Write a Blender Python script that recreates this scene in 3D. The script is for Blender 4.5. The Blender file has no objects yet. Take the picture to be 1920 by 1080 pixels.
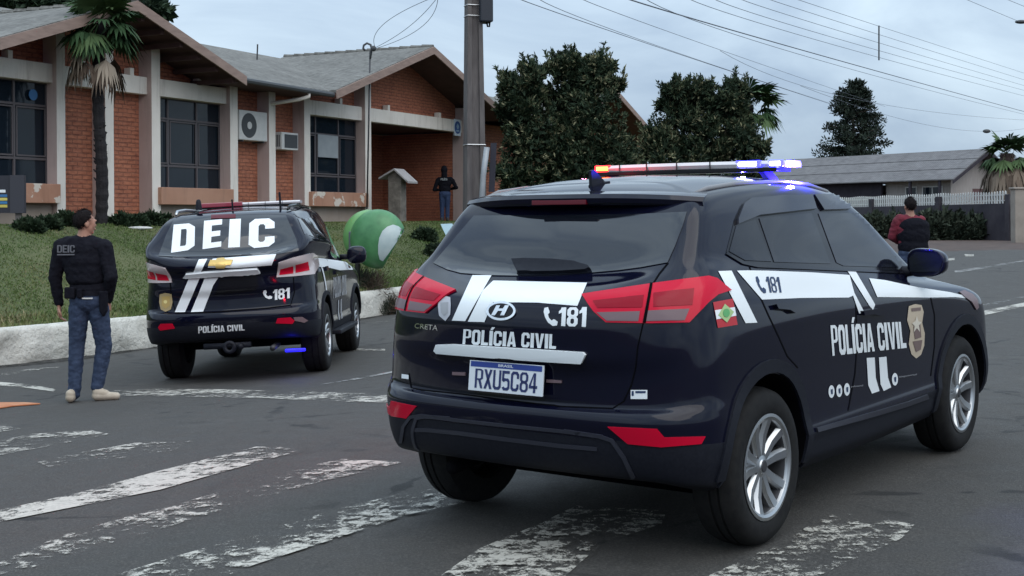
import bpy, bmesh, math, random
import numpy as np
from mathutils import Vector, Matrix
from mathutils.bvhtree import BVHTree

# ------------------------------------------------------------------ camera, world, sun, exposure
SC = bpy.context.scene
COL = SC.collection
F_PX, CX, CY, ROLL, CAM_H = 2478.5, 960.0, 412.0, 0.006, 1.6
cam_d = bpy.data.cameras.new('camera')
cam = bpy.data.objects.new('camera', cam_d)
COL.objects.link(cam)
cam_d.sensor_width = 36.0
cam_d.lens = 36.0 * F_PX / 1920.0
cam_d.shift_y = -(540.0 - CY) / 1920.0
cam_d.clip_start = 0.1
cam_d.clip_end = 3000
cam.matrix_world = Matrix.Translation((0, 0, CAM_H)) @ Matrix.Rotation(math.pi / 2, 4, 'X') @ Matrix.Rotation(-ROLL, 4, 'Z')
SC.camera = cam

SUN_EL, SUN_AZ = math.radians(52), math.radians(150)     # soft, high, behind the camera to the right
w = bpy.data.worlds.new('World')
SC.world = w
w.use_nodes = True
nt = w.node_tree
nt.nodes.clear()
def wn(t, **k):
    n = nt.nodes.new(t)
    for a, b in k.items(): setattr(n, a, b)
    return n
out = wn('ShaderNodeOutputWorld')
bg = wn('ShaderNodeBackground')
sky = wn('ShaderNodeTexSky', sky_type='NISHITA', sun_disc=False)
sky.sun_elevation = SUN_EL
sky.sun_rotation = SUN_AZ
tc = wn('ShaderNodeTexCoord')
mp = wn('ShaderNodeMapping')
mp.inputs['Scale'].default_value = (1.0, 1.0, 3.2)
nz = wn('ShaderNodeTexNoise')
nz.inputs['Scale'].default_value = 2.3
nz.inputs['Detail'].default_value = 9
nz.inputs['Roughness'].default_value = 0.55
nz.inputs['Distortion'].default_value = 0.6
cr = wn('ShaderNodeValToRGB')
cr.color_ramp.elements[0].position = 0.33
cr.color_ramp.elements[0].color = (2.75, 3.65, 4.95, 1)
cr.color_ramp.elements[1].position = 0.64
cr.color_ramp.elements[1].color = (5.7, 6.95, 8.0, 1)
sx = wn('ShaderNodeSeparateXYZ')
ov = wn('ShaderNodeMapRange')                               # an overcast dome is brighter towards the zenith
ov.inputs['From Min'].default_value = 0.0
ov.inputs['From Max'].default_value = 1.0
ov.inputs['To Min'].default_value = 0.80
ov.inputs['To Max'].default_value = 2.0
ml = wn('ShaderNodeVectorMath', operation='SCALE')
mx = wn('ShaderNodeMix', data_type='RGBA')
mx.inputs['Factor'].default_value = 0.93
L = nt.links.new
L(tc.outputs['Generated'], mp.inputs['Vector']); L(mp.outputs['Vector'], nz.inputs['Vector'])
L(nz.outputs['Fac'], cr.inputs['Fac'])
L(tc.outputs['Generated'], sx.inputs['Vector']); L(sx.outputs['Z'], ov.inputs['Value'])
L(cr.outputs['Color'], ml.inputs[0]); L(ov.outputs['Result'], ml.inputs['Scale'])
L(sky.outputs['Color'], mx.inputs['A']); L(ml.outputs['Vector'], mx.inputs['B'])
L(mx.outputs['Result'], bg.inputs['Color']); L(bg.outputs['Background'], out.inputs['Surface'])
bg.inputs['Strength'].default_value = 0.122

sun_d = bpy.data.lights.new('sun', 'SUN')
sun_d.energy = 1.5
sun_d.angle = math.radians(70)
sun_d.specular_factor = 0.1
sun_d.color = (1.0, 0.92, 0.82)
sun = bpy.data.objects.new('sun', sun_d)
COL.objects.link(sun)
sd = Vector((math.sin(SUN_AZ) * math.cos(SUN_EL), math.cos(SUN_AZ) * math.cos(SUN_EL), math.sin(SUN_EL)))
sun.rotation_euler = sd.to_track_quat('Z', 'Y').to_euler()

SC.view_settings.view_transform = 'Standard'
SC.view_settings.look = 'None'
SC.view_settings.exposure = 0.22
SC.view_settings.gamma = 1.0
SC.render.engine = 'CYCLES'
SC.cycles.use_denoising = True
SC.cycles.max_bounces = 6
SC.cycles.transparent_max_bounces = 12
SC.cycles.caustics_reflective = False
SC.cycles.caustics_refractive = False
SC.cycles.sample_clamp_indirect = 4.0

# ------------------------------------------------------------------ photograph geometry helpers
def ray(px, py):
    c, s = math.cos(ROLL), math.sin(ROLL)
    a, b = px - CX, CY - py
    return Vector(((a * c + b * s) / F_PX, 1.0, (-a * s + b * c) / F_PX))
CAM = Vector((0, 0, CAM_H))
def at(px, py, d): return CAM + ray(px, py) * d              # point at depth d (metres along the view axis)
def on_plane(px, py, p0, n):
    r = ray(px, py); return CAM + r * ((Vector(p0) - CAM).dot(n) / r.dot(n))

def car_matrix(t, th, pi, ro):
    s, c = math.sin(th), math.cos(th)
    B = Matrix(((s, -c, 0), (c, s, 0), (0, 0, 1)))
    P = Matrix(((math.cos(pi), 0, -math.sin(pi)), (0, 1, 0), (math.sin(pi), 0, math.cos(pi))))
    R = Matrix(((1, 0, 0), (0, math.cos(ro), -math.sin(ro)), (0, math.sin(ro), math.cos(ro))))
    M = (B @ P @ R).to_4x4(); M.translation = Vector(t); return M
M_A = car_matrix((.4126, 6.2777, .174), .6425, .0153, .0016)         # the near car
M_B = car_matrix((-3.034, 15.169, -.155), -.002, -.0166, -.0442)     # the car by the kerb

# smooth ground: thin plate spline through known spots
_pts = []
for M, wb, hw in ((M_A, 2.59, .8), (M_B, 2.845, .85)):
    for x in (0, wb):
        for y in (-hw, hw): _pts.append(tuple(M @ Vector((x, y, 0))))
_pts += [(-3.95, 12.7, -.12), (-5.4, 13.2, -.19), (-6.7, 17.3, -.27), (-5.4, 20.0, -.29), (-2.5, 25.8, -.24), (-2.5, 6.5, .05), (-7, 9, -.12), (0, 1, .08),
         (5, 3, .16), (0, 12, .08), (1.5, 20, .05), (4, 30, .22), (14, 20, .35), (8, 10, .24), (13, 40, .55), (22, 55, .65), (3, 45, .4), (1.5, 34, -.1),
         (-15, 3, -.3), (-12, 12, -.35), (0, -15, 0), (20, 0, .3), (30, 30, .6), (40, 60, .75), (15, 75, .9), (-20, 30, -.3)]
_P = np.array(_pts)
def _U(r2): return np.where(r2 > 0, r2 * np.log(np.maximum(r2, 1e-12)), 0)
_n = len(_P)
_K = _U(((_P[:, None, :2] - _P[None, :, :2]) ** 2).sum(-1)) + np.eye(_n) * 0.6
_A = np.zeros((_n + 3, _n + 3)); _A[:_n, :_n] = _K; _A[:_n, _n:] = np.c_[np.ones(_n), _P[:, :2]]; _A[_n:, :_n] = _A[:_n, _n:].T
_W = np.linalg.solve(_A, np.r_[_P[:, 2], 0, 0, 0])
def gz(x, y):
    x = np.clip(np.asarray(x, float), -18, 45); y = np.clip(np.asarray(y, float), -12, 78)
    r2 = (x[..., None] - _P[:, 0]) ** 2 + (y[..., None] - _P[:, 1]) ** 2
    return (_U(r2) * _W[:_n]).sum(-1) + _W[_n] + _W[_n + 1] * x + _W[_n + 2] * y
def g(x, y): return float(gz(np.array(x), np.array(y)))
def gp(px, py, lift=0.0):                                     # the spot of the ground seen at a pixel
    r = ray(px, py); k = 3.0; step = .25
    while k < 90:
        p = CAM + r * k
        if p.z < g(p.x, p.y): break
        k += step
    lo, hi = k - step, k
    for _ in range(18):
        m = (lo + hi) / 2; p = CAM + r * m
        if p.z < g(p.x, p.y): hi = m
        else: lo = m
    p = CAM + r * hi; return Vector((p.x, p.y, g(p.x, p.y) + lift))

# ------------------------------------------------------------------ object helpers
def tag(o, label=None, cat=None, group=None, kind=None):
    if label: o['label'] = label
    if cat: o['category'] = cat
    if group: o['group'] = group
    if kind: o['kind'] = kind
    return o
def empty(name, M, label, cat, group=None):
    o = bpy.data.objects.new(name, None); COL.objects.link(o); o.empty_display_size = .2
    o.matrix_world = M if isinstance(M, Matrix) else Matrix.Translation(Vector(M))
    return tag(o, label, cat, group)
def link(name, me, mats, parent=None, smooth=False):
    o = bpy.data.objects.new(name, me); COL.objects.link(o)
    if mats is not None and len(me.materials) == 0:
        for m in (mats if isinstance(mats, (list, tuple)) else [mats]): me.materials.append(m)
    if smooth:
        me.polygons.foreach_set('use_smooth', [True] * len(me.polygons))
        if smooth is not True: me.set_sharp_from_angle(angle=math.radians(smooth))
    if parent: o.parent = parent
    return o
def copy_tree(o, parent=None):
    c = o.copy(); COL.objects.link(c)
    if parent: c.parent = parent
    for ch in [x for x in bpy.data.objects if x.parent == o]: copy_tree(ch, c)
    return c

class MB:
    """collects shapes into one mesh"""
    def __init__(s): s.v, s.f, s.m = [], [], []
    def add(s, vs, fs, m=0):
        b = len(s.v); s.v += [tuple(v) for v in vs]; s.f += [tuple(b + i for i in f) for f in fs]; s.m += [m] * len(fs); return s
    def quad(s, a, b, c, d, m=0): return s.add([a, b, c, d], [(0, 1, 2, 3)], m)
    def frame_box(s, o, u, v, n, m=0):
        """box from corner o along vectors u, v, n"""
        o, u, v, n = map(Vector, (o, u, v, n))
        vs = [o, o + u, o + u + v, o + v, o + n, o + u + n, o + u + v + n, o + v + n]
        fs = [(0, 3, 2, 1), (4, 5, 6, 7), (0, 1, 5, 4), (1, 2, 6, 5), (2, 3, 7, 6), (3, 0, 4, 7)]
        if u.cross(v).dot(n) < 0: fs = [f[::-1] for f in fs]
        return s.add(vs, fs, m)
    def box(s, c, size, m=0, rz=0):
        c = Vector(c); x, y, z = size; R = Matrix.Rotation(rz, 3, 'Z')
        u, v, n = R @ Vector((x, 0, 0)), R @ Vector((0, y, 0)), Vector((0, 0, z))
        return s.frame_box(c - u / 2 - v / 2 - n / 2, u, v, n, m)
    def tube(s, pts, r, seg=8, m=0, caps=True):
        pts = [Vector(p) for p in pts]; rs = r if isinstance(r, (list, tuple)) else [r] * len(pts)
        rings = []; up = Vector((0, 0, 1)); pu = None
        for i, p in enumerate(pts):
            d = (pts[min(i + 1, len(pts) - 1)] - pts[max(i - 1, 0)]).normalized()
            if pu is None:
                a = up if abs(d.z) < .9 else Vector((1, 0, 0)); pu = d.cross(a).normalized()
            else: pu = (pu - d * pu.dot(d)).normalized()
            q = d.cross(pu)
            rings.append([p + (pu * math.cos(t) + q * math.sin(t)) * rs[i] for t in [2 * math.pi * k / seg for k in range(seg)]])
        vs = [v for rg in rings for v in rg]; fs = []
        for i in range(len(pts) - 1):
            for k in range(seg): fs.append((i * seg + k, i * seg + (k + 1) % seg, (i + 1) * seg + (k + 1) % seg, (i + 1) * seg + k))
        if caps: fs.append(tuple(range(seg - 1, -1, -1))); fs.append(tuple((len(pts) - 1) * seg + k for k in range(seg)))
        return s.add(vs, fs, m)
    def lathe(s, prof, axis='Z', seg=32, m=0, c=(0, 0, 0)):
        c = Vector(c); vs = []; fs = []; n = len(prof)
        for k in range(seg):
            t = 2 * math.pi * k / seg
            for (r, h) in prof:
                a, b = r * math.cos(t), r * math.sin(t)
                vs.append(c + (Vector((a, b, h)) if axis == 'Z' else Vector((a, h, b)) if axis == 'Y' else Vector((h, a, b))))
        for k in range(seg):
            k2 = (k + 1) % seg
            for i in range(n - 1):
                f = (k * n + i, k2 * n + i, k2 * n + i + 1, k * n + i + 1)
                fs.append(f if axis != 'Y' else f[::-1])
        return s.add(vs, fs, m)
    def prism(s, poly, ext, m=0):
        """poly: list of 3D points (planar), extruded by ext"""
        poly = [Vector(p) for p in poly]; ext = Vector(ext); n = len(poly)
        vs = poly + [p + ext for p in poly]
        nrm = Vector((0, 0, 0))
        for i in range(n): nrm += poly[i].cross(poly[(i + 1) % n])
        fs = [tuple(range(n - 1, -1, -1)), tuple(range(n, 2 * n))] + [(i, (i + 1) % n, n + (i + 1) % n, n + i) for i in range(n)]
        if nrm.dot(ext) < 0: fs = [f[::-1] for f in fs]
        return s.add(vs, fs, m)
    def ball(s, c, r, m=0, seg=12, ring=8, sc=(1, 1, 1)):
        c = Vector(c); vs = []; fs = []
        for i in range(ring + 1):
            a = math.pi * i / ring
            for k in range(seg):
                t = 2 * math.pi * k / seg
                vs.append(c + Vector((r * sc[0] * math.sin(a) * math.cos(t), r * sc[1] * math.sin(a) * math.sin(t), -r * sc[2] * math.cos(a))))
        for i in range(ring):
            for k in range(seg): fs.append((i * seg + k, i * seg + (k + 1) % seg, (i + 1) * seg + (k + 1) % seg, (i + 1) * seg + k))
        return s.add(vs, fs, m)
    def mesh(s, name):
        me = bpy.data.meshes.new(name); me.from_pydata(s.v, [], s.f); me.polygons.foreach_set('material_index', s.m); me.update(); return me
    def build(s, name, mats, parent=None, smooth=False, bevel=0):
        me = s.mesh(name)
        bm = bmesh.new(); bm.from_mesh(me); bmesh.ops.remove_doubles(bm, verts=bm.verts, dist=1e-5)
        bmesh.ops.dissolve_degenerate(bm, dist=1e-6, edges=bm.edges)
        if bevel:
            es = [e for e in bm.edges if len(e.link_faces) == 2 and e.calc_face_angle(0) > .6]
            bmesh.ops.bevel(bm, geom=es, offset=bevel, segments=2, affect='EDGES', profile=.5, clamp_overlap=True)
        bm.to_mesh(me); bm.free()
        return link(name, me, mats, parent, smooth)

# ------------------------------------------------------------------ materials
def mat(name, col=(.5, .5, .5), rough=.6, metal=0., coat=0., emit=None, es=0., spec=None, alpha=None):
    m = bpy.data.materials.new(name); m.use_nodes = True
    b = m.node_tree.nodes['Principled BSDF']
    b.inputs['Base Color'].default_value = (*col, 1); b.inputs['Roughness'].default_value = rough; b.inputs['Metallic'].default_value = metal
    b.inputs['Coat Weight'].default_value = coat; b.inputs['Coat Roughness'].default_value = .04
    if spec is not None: b.inputs['Specular IOR Level'].default_value = spec
    if emit: b.inputs['Emission Color'].default_value = (*emit, 1); b.inputs['Emission Strength'].default_value = es
    return m
class G:
    """tiny node-graph writer on a material"""
    def __init__(s, m): s.m = m; s.t = m.node_tree; s.b = s.t.nodes['Principled BSDF']
    def n(s, t, ins=None, **k):
        x = s.t.nodes.new(t)
        for a, b in k.items(): setattr(x, a, b)
        for a, b in (ins or {}).items():
            if hasattr(b, 'is_output'): s.t.links.new(b, x.inputs[a])
            else: x.inputs[a].default_value = b
        return x
    def l(s, a, b): s.t.links.new(a, b)
    def ramp(s, fac, stops):
        r = s.n('ShaderNodeValToRGB', {'Fac': fac}); e = r.color_ramp.elements
        while len(e) < len(stops): e.new(.5)
        for i, (p, c) in enumerate(stops): e[i].position = p; e[i].color = (*c, 1) if len(c) == 3 else c
        return r.outputs['Color']
    def noise(s, scale, detail=5, rough=.55, vec=None, dist=0.):
        i = {'Scale': scale, 'Detail': detail, 'Roughness': rough, 'Distortion': dist}
        if vec is not None: i['Vector'] = vec
        return s.n('ShaderNodeTexNoise', i).outputs['Fac']
    def obj(s): return s.n('ShaderNodeTexCoord').outputs['Object']
    def pos(s): return s.n('ShaderNodeNewGeometry').outputs['Position']
    def mix(s, f, a, b, blend='MIX'):
        x = s.n('ShaderNodeMix', data_type='RGBA', blend_type=blend)
        for k, v in (('Factor', f), ('A', a), ('B', b)):
            if hasattr(v, 'is_output'): s.l(v, x.inputs[k])
            else: x.inputs[k].default_value = v if k == 'Factor' else (*v, 1)
        return x.outputs['Result']
    def col(s, c): s.l(c, s.b.inputs['Base Color'])
    def bump(s, h, strength=.3, dist=.02):
        x = s.n('ShaderNodeBump', {'Height': h, 'Strength': strength, 'Distance': dist}); s.l(x.outputs['Normal'], s.b.inputs['Normal'])
    def rng(s, v, a, b, c, d): return s.n('ShaderNodeMapRange', {'Value': v, 'From Min': a, 'From Max': b, 'To Min': c, 'To Max': d}).outputs['Result']

def noisy(name, c1, c2, scale=4., rough=.8, bump=0., detail=6, bscale=None, vecscale=None, metal=0., spec=None):
    m = mat(name, c1, rough, metal, spec=spec); q = G(m); v = q.obj()
    if vecscale: v = q.n('ShaderNodeMapping', {'Vector': v, 'Scale': vecscale}).outputs['Vector']
    f = q.noise(scale, detail, vec=v); q.col(q.ramp(f, [(.32, c1), (.68, c2)]))
    if bump: q.bump(q.noise(bscale or scale * 3, 4, vec=v), bump, .02)
    return m

# asphalt
ASPH = mat('asphalt', (.06, .06, .06), .85); q = G(ASPH); p = q.pos()
big = q.noise(.35, 4, vec=p); fine = q.noise(85, 5, .75, vec=p); mid = q.noise(5, 6, .65, vec=p)
mp_ = q.n('ShaderNodeMapping', {'Vector': p, 'Rotation': (0, 0, math.radians(37)), 'Scale': (2.2, .16, 1)}).outputs['Vector']
streak = q.noise(1.6, 5, .6, vec=mp_)
c = q.ramp(big, [(.3, (.040, .037, .034)), (.7, (.066, .062, .056))])
c = q.mix(.55, c, q.ramp(streak, [(.35, (.031, .030, .029)), (.65, (.070, .066, .061))]))
c = q.mix(.5, c, q.ramp(mid, [(.3, (.028, .027, .025)), (.72, (.078, .073, .066))]))
c = q.mix(.42, c, q.ramp(fine, [(.36, (.014, .014, .014)), (.50, (.06, .058, .055)), (.64, (.17, .165, .155))]))
stn = q.noise(1.1, 5, .62, vec=p, dist=.8); c = q.mix(q.rng(stn, .60, .70, 0, .55), c, (.028, .027, .026)); c = q.mix(q.rng(q.noise(.8, 6, .6, vec=q.n('ShaderNodeMapping', {'Vector': p, 'Location': (7, 3, 0)}).outputs['Vector']), .58, .72, 0, .35), c, (.13, .125, .115))
vor = q.n('ShaderNodeTexVoronoi', {'Vector': p, 'Scale': .55, 'Randomness': 1.0}, feature='DISTANCE_TO_EDGE').outputs['Distance']
wob = q.n('ShaderNodeMath', {0: vor, 1: q.rng(q.noise(4, 4, vec=p), .3, .7, -.03, .03)}, operation='ADD').outputs[0]
crk = q.ramp(wob, [(.0, (.0, .0, .0)), (.010, (1, 1, 1))])
c = q.mix(q.n('ShaderNodeMath', {0: q.n('ShaderNodeMath', {0: 1.0, 1: crk}, operation='SUBTRACT').outputs[0], 1: q.rng(q.noise(.5, 2, vec=p), .44, .56, 0, .85)}, operation='MULTIPLY').outputs[0], c, (.012, .012, .012))
c = q.mix(1.0, c, (.80, .785, .765), 'MULTIPLY')
q.col(c); q.bump(fine, .8, .008); q.l(q.rng(mid, .3, .7, .72, .92), q.b.inputs['Roughness'])

def road_paint(name, wear, scale=9., col=(.50, .48, .425)):
    m = mat(name, col, .75); q = G(m); p = q.pos()
    a = q.noise(scale, 8, .72, vec=p, dist=.4); b = q.noise(1.7, 3, vec=p)
    mp2 = q.n('ShaderNodeMapping', {'Vector': p, 'Rotation': (0, 0, math.radians(-53)), 'Scale': (.25, 2.0, 1)}).outputs['Vector']
    s3 = q.noise(6, 5, .6, vec=mp2)
    t = q.n('ShaderNodeMath', {0: a, 1: q.rng(b, .3, .7, -.14, .14)}, operation='ADD').outputs[0]
    t = q.n('ShaderNodeMath', {0: t, 1: q.rng(s3, .3, .7, -.07, .07)}, operation='ADD').outputs[0]
    t = q.n('ShaderNodeMath', {0: t, 1: q.rng(q.noise(85, 5, .75, vec=p), .3, .7, -.10, .10)}, operation='ADD').outputs[0]
    al = q.n('ShaderNodeMapRange', {'Value': t, 'From Min': wear, 'From Max': wear + .11, 'To Min': 0, 'To Max': 1}).outputs['Result']
    q.l(al, q.b.inputs['Alpha']); q.col(q.ramp(q.noise(40, 4, vec=p), [(.3, tuple(x * .72 for x in col)), (.65, col)])); return m
PAINT_OK = road_paint('road_paint', .425, 13)
PAINT_WORN = road_paint('worn_road_paint', .545, 13)
PAINT_MID = road_paint('half_worn_road_paint', .505, 14)
PAINT_FAINT = road_paint('faint_road_paint', .50, col=(.3, .3, .29))

CARP = mat('black_car_paint', (.0030, .0036, .0125), .09, coat=.22, spec=.22)
PLAS = noisy('black_plastic', (.0065, .0075, .013), (.011, .0125, .019), 60, .55, spec=.2)
GLOSSB = mat('gloss_black', (.005, .005, .008), .12, spec=.3)
TINT = mat('tinted_glass', (.008, .010, .015), .04, coat=.45, spec=.5)
SIDEG = mat('dark_side_glass', (.006, .007, .012), .04, coat=.15, spec=.28)
VISOR = mat('smoked_visor', (.012, .013, .022), .12, coat=.3, spec=.4)
RUB = noisy('tyre_rubber', (.008, .008, .009), (.015, .015, .015), 30, .8, spec=.2)
ALLOY = mat('alloy', (.46, .47, .48), .36, 1.0)
ALLOYD = mat('dark_alloy', (.06, .06, .065), .5, .6)  # darker alloy for rim wells, posts and small fittings
SATIN = mat('satin_plastic', (.024, .026, .038), .42)
WHITE_V = mat('white_vinyl', (.74, .78, .80), .45)
SEAM = mat('panel_gap', (.001, .001, .002), .9, spec=.1)
REDL = mat('red_lens', (.50, .003, .026), .12, coat=.0, spec=.22)
REDD = mat('dark_red_lens', (.26, .002, .014), .12, coat=.0, spec=.2)
CLEARL = mat('clear_lens', (.17, .12, .13), .2, coat=.0, spec=.15)
CHROME = mat('chrome', (.72, .73, .75), .12, 1.0)
PLATEW = mat('plate_white', (.62, .66, .70), .4)
PLATEB = mat('plate_blue', (.01, .035, .22), .4)
PLATET = mat('plate_ink', (.012, .022, .10), .5)
GREY_V = mat('grey_vinyl', (.30, .31, .33), .5)
GOLD_V = mat('gold_vinyl', (.42, .30, .10), .45)
BEIGE_V = mat('beige_vinyl', (.48, .40, .30), .5)
RED_V = mat('red_vinyl', (.42, .02, .03), .5)
GREEN_V = mat('green_vinyl', (.10, .35, .12), .5)
BLUE_V = mat('blue_vinyl', (.01, .03, .09), .5)
BLUE_E = mat('blue_lamp', (.05, .05, .5), .2, emit=(.02, .02, 1.0), es=9.0)
BLUEW_E = mat('blue_lamp_core', (.5, .5, .9), .2, emit=(.62, .60, 1.0), es=14.0)
RED_E = mat('red_lamp', (.5, .02, .02), .2, emit=(1.0, .01, .012), es=5.0)
REDW_E = mat('red_lamp_core', (.8, .3, .1), .2, emit=(1.0, .22, .03), es=7.0)
RAIL = mat('roof_rail_satin', (.17, .17, .18), .38)
BRKL = mat('unlit_brake_lens', (.09, .003, .010), .2, spec=.3)
BARGL = mat('light_bar_lens', (.60, .59, .60), .25, coat=.2)
# ================================================================== cars
ROWS = [  # rear centre(x,z) | rear inner corner | rear outer corner | three side stations (w,z) | front outer | front inner | front centre
 ((-.56,.34),(-.52,.58,.34),(-.36,.80,.30),[(.80,.25),(.80,.24),(.80,.25)],(2.95,.80,.27),(3.22,.60,.24),(3.30,.22)),
 ((-.675,.375),(-.635,.62,.375),(-.39,.855,.34),[(.85,.31),(.85,.30),(.85,.31)],(2.95,.86,.33),(3.28,.62,.30),(3.37,.28)),
 ((-.735,.49),(-.685,.62,.48),(-.41,.882,.46),[(.866,.38),(.866,.38),(.866,.38)],(2.95,.88,.42),(3.30,.64,.40),(3.40,.38)),
 ((-.745,.54),(-.695,.62,.535),(-.41,.886,.52),[(.876,.425),(.876,.425),(.876,.425)],(2.95,.885,.48),(3.30,.64,.45),(3.41,.44)),
 ((-.755,.605),(-.705,.62,.605),(-.41,.886,.60),[(.866,.50),(.866,.50),(.866,.50)],(2.93,.885,.57),(3.30,.64,.55),(3.42,.54)),
 ((-.745,.640),(-.690,.62,.645),(-.41,.882,.65),[(.870,.61),(.870,.61),(.870,.61)],(2.93,.885,.66),(3.29,.64,.66),(3.42,.66)),
 ((-.705,.655),(-.652,.62,.668),(-.42,.874,.71),[(.880,.73),(.880,.73),(.880,.73)],(2.92,.885,.75),(3.27,.64,.75),(3.41,.75)),
 ((-.700,.77),(-.650,.60,.79),(-.42,.868,.84),[(.888,.85),(.888,.85),(.888,.85)],(2.90,.883,.83),(3.24,.64,.82),(3.39,.82)),
 ((-.730,.86),(-.660,.60,.88),(-.40,.862,.93),[(.888,.945),(.888,.945),(.886,.94)],(2.85,.875,.90),(3.18,.64,.87),(3.35,.86)),
 ((-.735,.97),(-.655,.60,.99),(-.38,.850,1.03),[(.878,1.03),(.88,1.01),(.874,.99)],(2.75,.845,.955),(3.08,.62,.91),(3.28,.90)),
 ((-.705,1.08),(-.605,.62,1.10),(-.36,.828,1.12),[(.858,1.09),(.862,1.06),(.852,1.035)],(2.55,.80,1.00),(2.85,.58,.965),(3.02,.955)),
 ((-.605,1.14),(-.505,.64,1.18),(-.33,.79,1.20),[(.832,1.17),(.838,1.12),(.826,1.08)],(2.25,.765,1.05),(2.45,.55,1.05),(2.58,1.045)),
 ((-.46,1.185),(-.425,.645,1.245),(-.30,.735,1.275),[(.800,1.24),(.812,1.18),(.800,1.14)],(2.02,.762,1.125),(2.17,.56,1.11),(2.32,1.10)),
 ((-.365,1.33),(-.322,.632,1.36),(-.22,.702,1.375),[(.748,1.365),(.765,1.33),(.758,1.29)],(1.76,.722,1.28),(1.88,.55,1.29),(2.01,1.295)),
 ((-.272,1.45),(-.235,.608,1.465),(-.14,.664,1.475),[(.697,1.475),(.712,1.46),(.710,1.44)],(1.52,.685,1.42),(1.62,.52,1.445),(1.73,1.465)),
 ((-.195,1.525),(-.165,.575,1.525),(-.085,.62,1.535),[(.640,1.555),(.655,1.560),(.655,1.552)],(1.30,.640,1.522),(1.40,.48,1.55),(1.49,1.57)),
 ((-.12,1.56),(-.09,.48,1.555),(-.02,.53,1.565),[(.555,1.592),(.56,1.602),(.56,1.597)],(1.14,.54,1.577),(1.22,.40,1.597),(1.29,1.607)),
 ((.02,1.592),(.05,.30,1.59),(.10,.33,1.600),[(.345,1.622),(.345,1.630),(.345,1.626)],(.95,.33,1.615),(1.01,.25,1.62),(1.06,1.626)),
 ((.15,1.605),(.16,.0,1.606),(.17,.0,1.607),[(.0,1.630),(.0,1.638),(.0,1.634)],(.72,.0,1.63),(.74,.0,1.63),(.76,1.63)),
]
def pchip(x, y, xi):
    x = np.asarray(x, float); y = np.asarray(y, float); h = np.diff(x); d = np.diff(y, axis=0) / h[:, None]
    m = np.zeros_like(y)
    w1 = (2 * h[1:] + h[:-1])[:, None]; w2 = (h[1:] + 2 * h[:-1])[:, None]
    with np.errstate(divide='ignore', invalid='ignore'):
        hm = (w1 + w2) / (w1 / d[:-1] + w2 / d[1:])
    m[1:-1] = np.where(d[:-1] * d[1:] > 0, hm, 0)
    m[0] = d[0]; m[-1] = d[-1]
    k = np.clip(np.searchsorted(x, xi, 'right') - 1, 0, len(x) - 2); t = (xi - x[k]) / h[k]; t = t[:, None]; hh = h[k][:, None]
    return (2*t**3-3*t**2+1)*y[k] + (t**3-2*t**2+t)*hh*m[k] + (-2*t**3+3*t**2)*y[k+1] + (t**3-t**2)*hh*m[k+1]

def row_points(r):
    (xr, zr), A, B, S, C, D, (xf, zf) = r
    A, B, C, D = map(np.array, (A, B, C, D)); P = []
    P.append((xr, 0, zr)); P.append((xr + .27 * (A[0] - xr), .52 * A[1], zr + .27 * (A[2] - zr))); P.append(tuple(A))
    ctl = np.array((A[0] + .18 * (B[0] - A[0]), B[1] - .12 * (B[1] - A[1]), (A[2] + B[2]) / 2)); P.append(tuple(.25 * A + .5 * ctl + .25 * B)); P.append(tuple(B))
    for k, (wd, z) in enumerate(S): P.append((B[0] + (C[0] - B[0]) * (.25 * (k + 1)), wd, z))
    P.append(tuple(C)); ctl = np.array((D[0] - .12 * (D[0] - C[0]), C[1] - .1 * (C[1] - D[1]), (C[2] + D[2]) / 2)); P.append(tuple(.25 * C + .5 * ctl + .25 * D)); P.append(tuple(D))
    P.append((xf - .27 * (xf - D[0]), .52 * D[1], zf + .27 * (D[2] - zf))); P.append((xf, 0, zf))
    return P
def body_grid(fx, nu=6, nv=6):
    grid = np.array([[fx(p, ri) for p in row_points(r)] for ri, r in enumerate(ROWS)])      # rows, cols, 3
    nr, nc, _ = grid.shape
    uu = np.linspace(0, nc - 1, (nc - 1) * nu + 1); vv = np.linspace(0, nr - 1, (nr - 1) * nv + 1)
    g1 = np.stack([pchip(np.arange(nc), grid[i], uu) for i in range(nr)])
    g2 = np.stack([pchip(np.arange(nr), g1[:, j], vv) for j in range(g1.shape[1])], 1)
    g2[:, 0, 1] = 0; g2[:, -1, 1] = 0; g2[-1, :, 1] = 0
    return g2, nv
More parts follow.
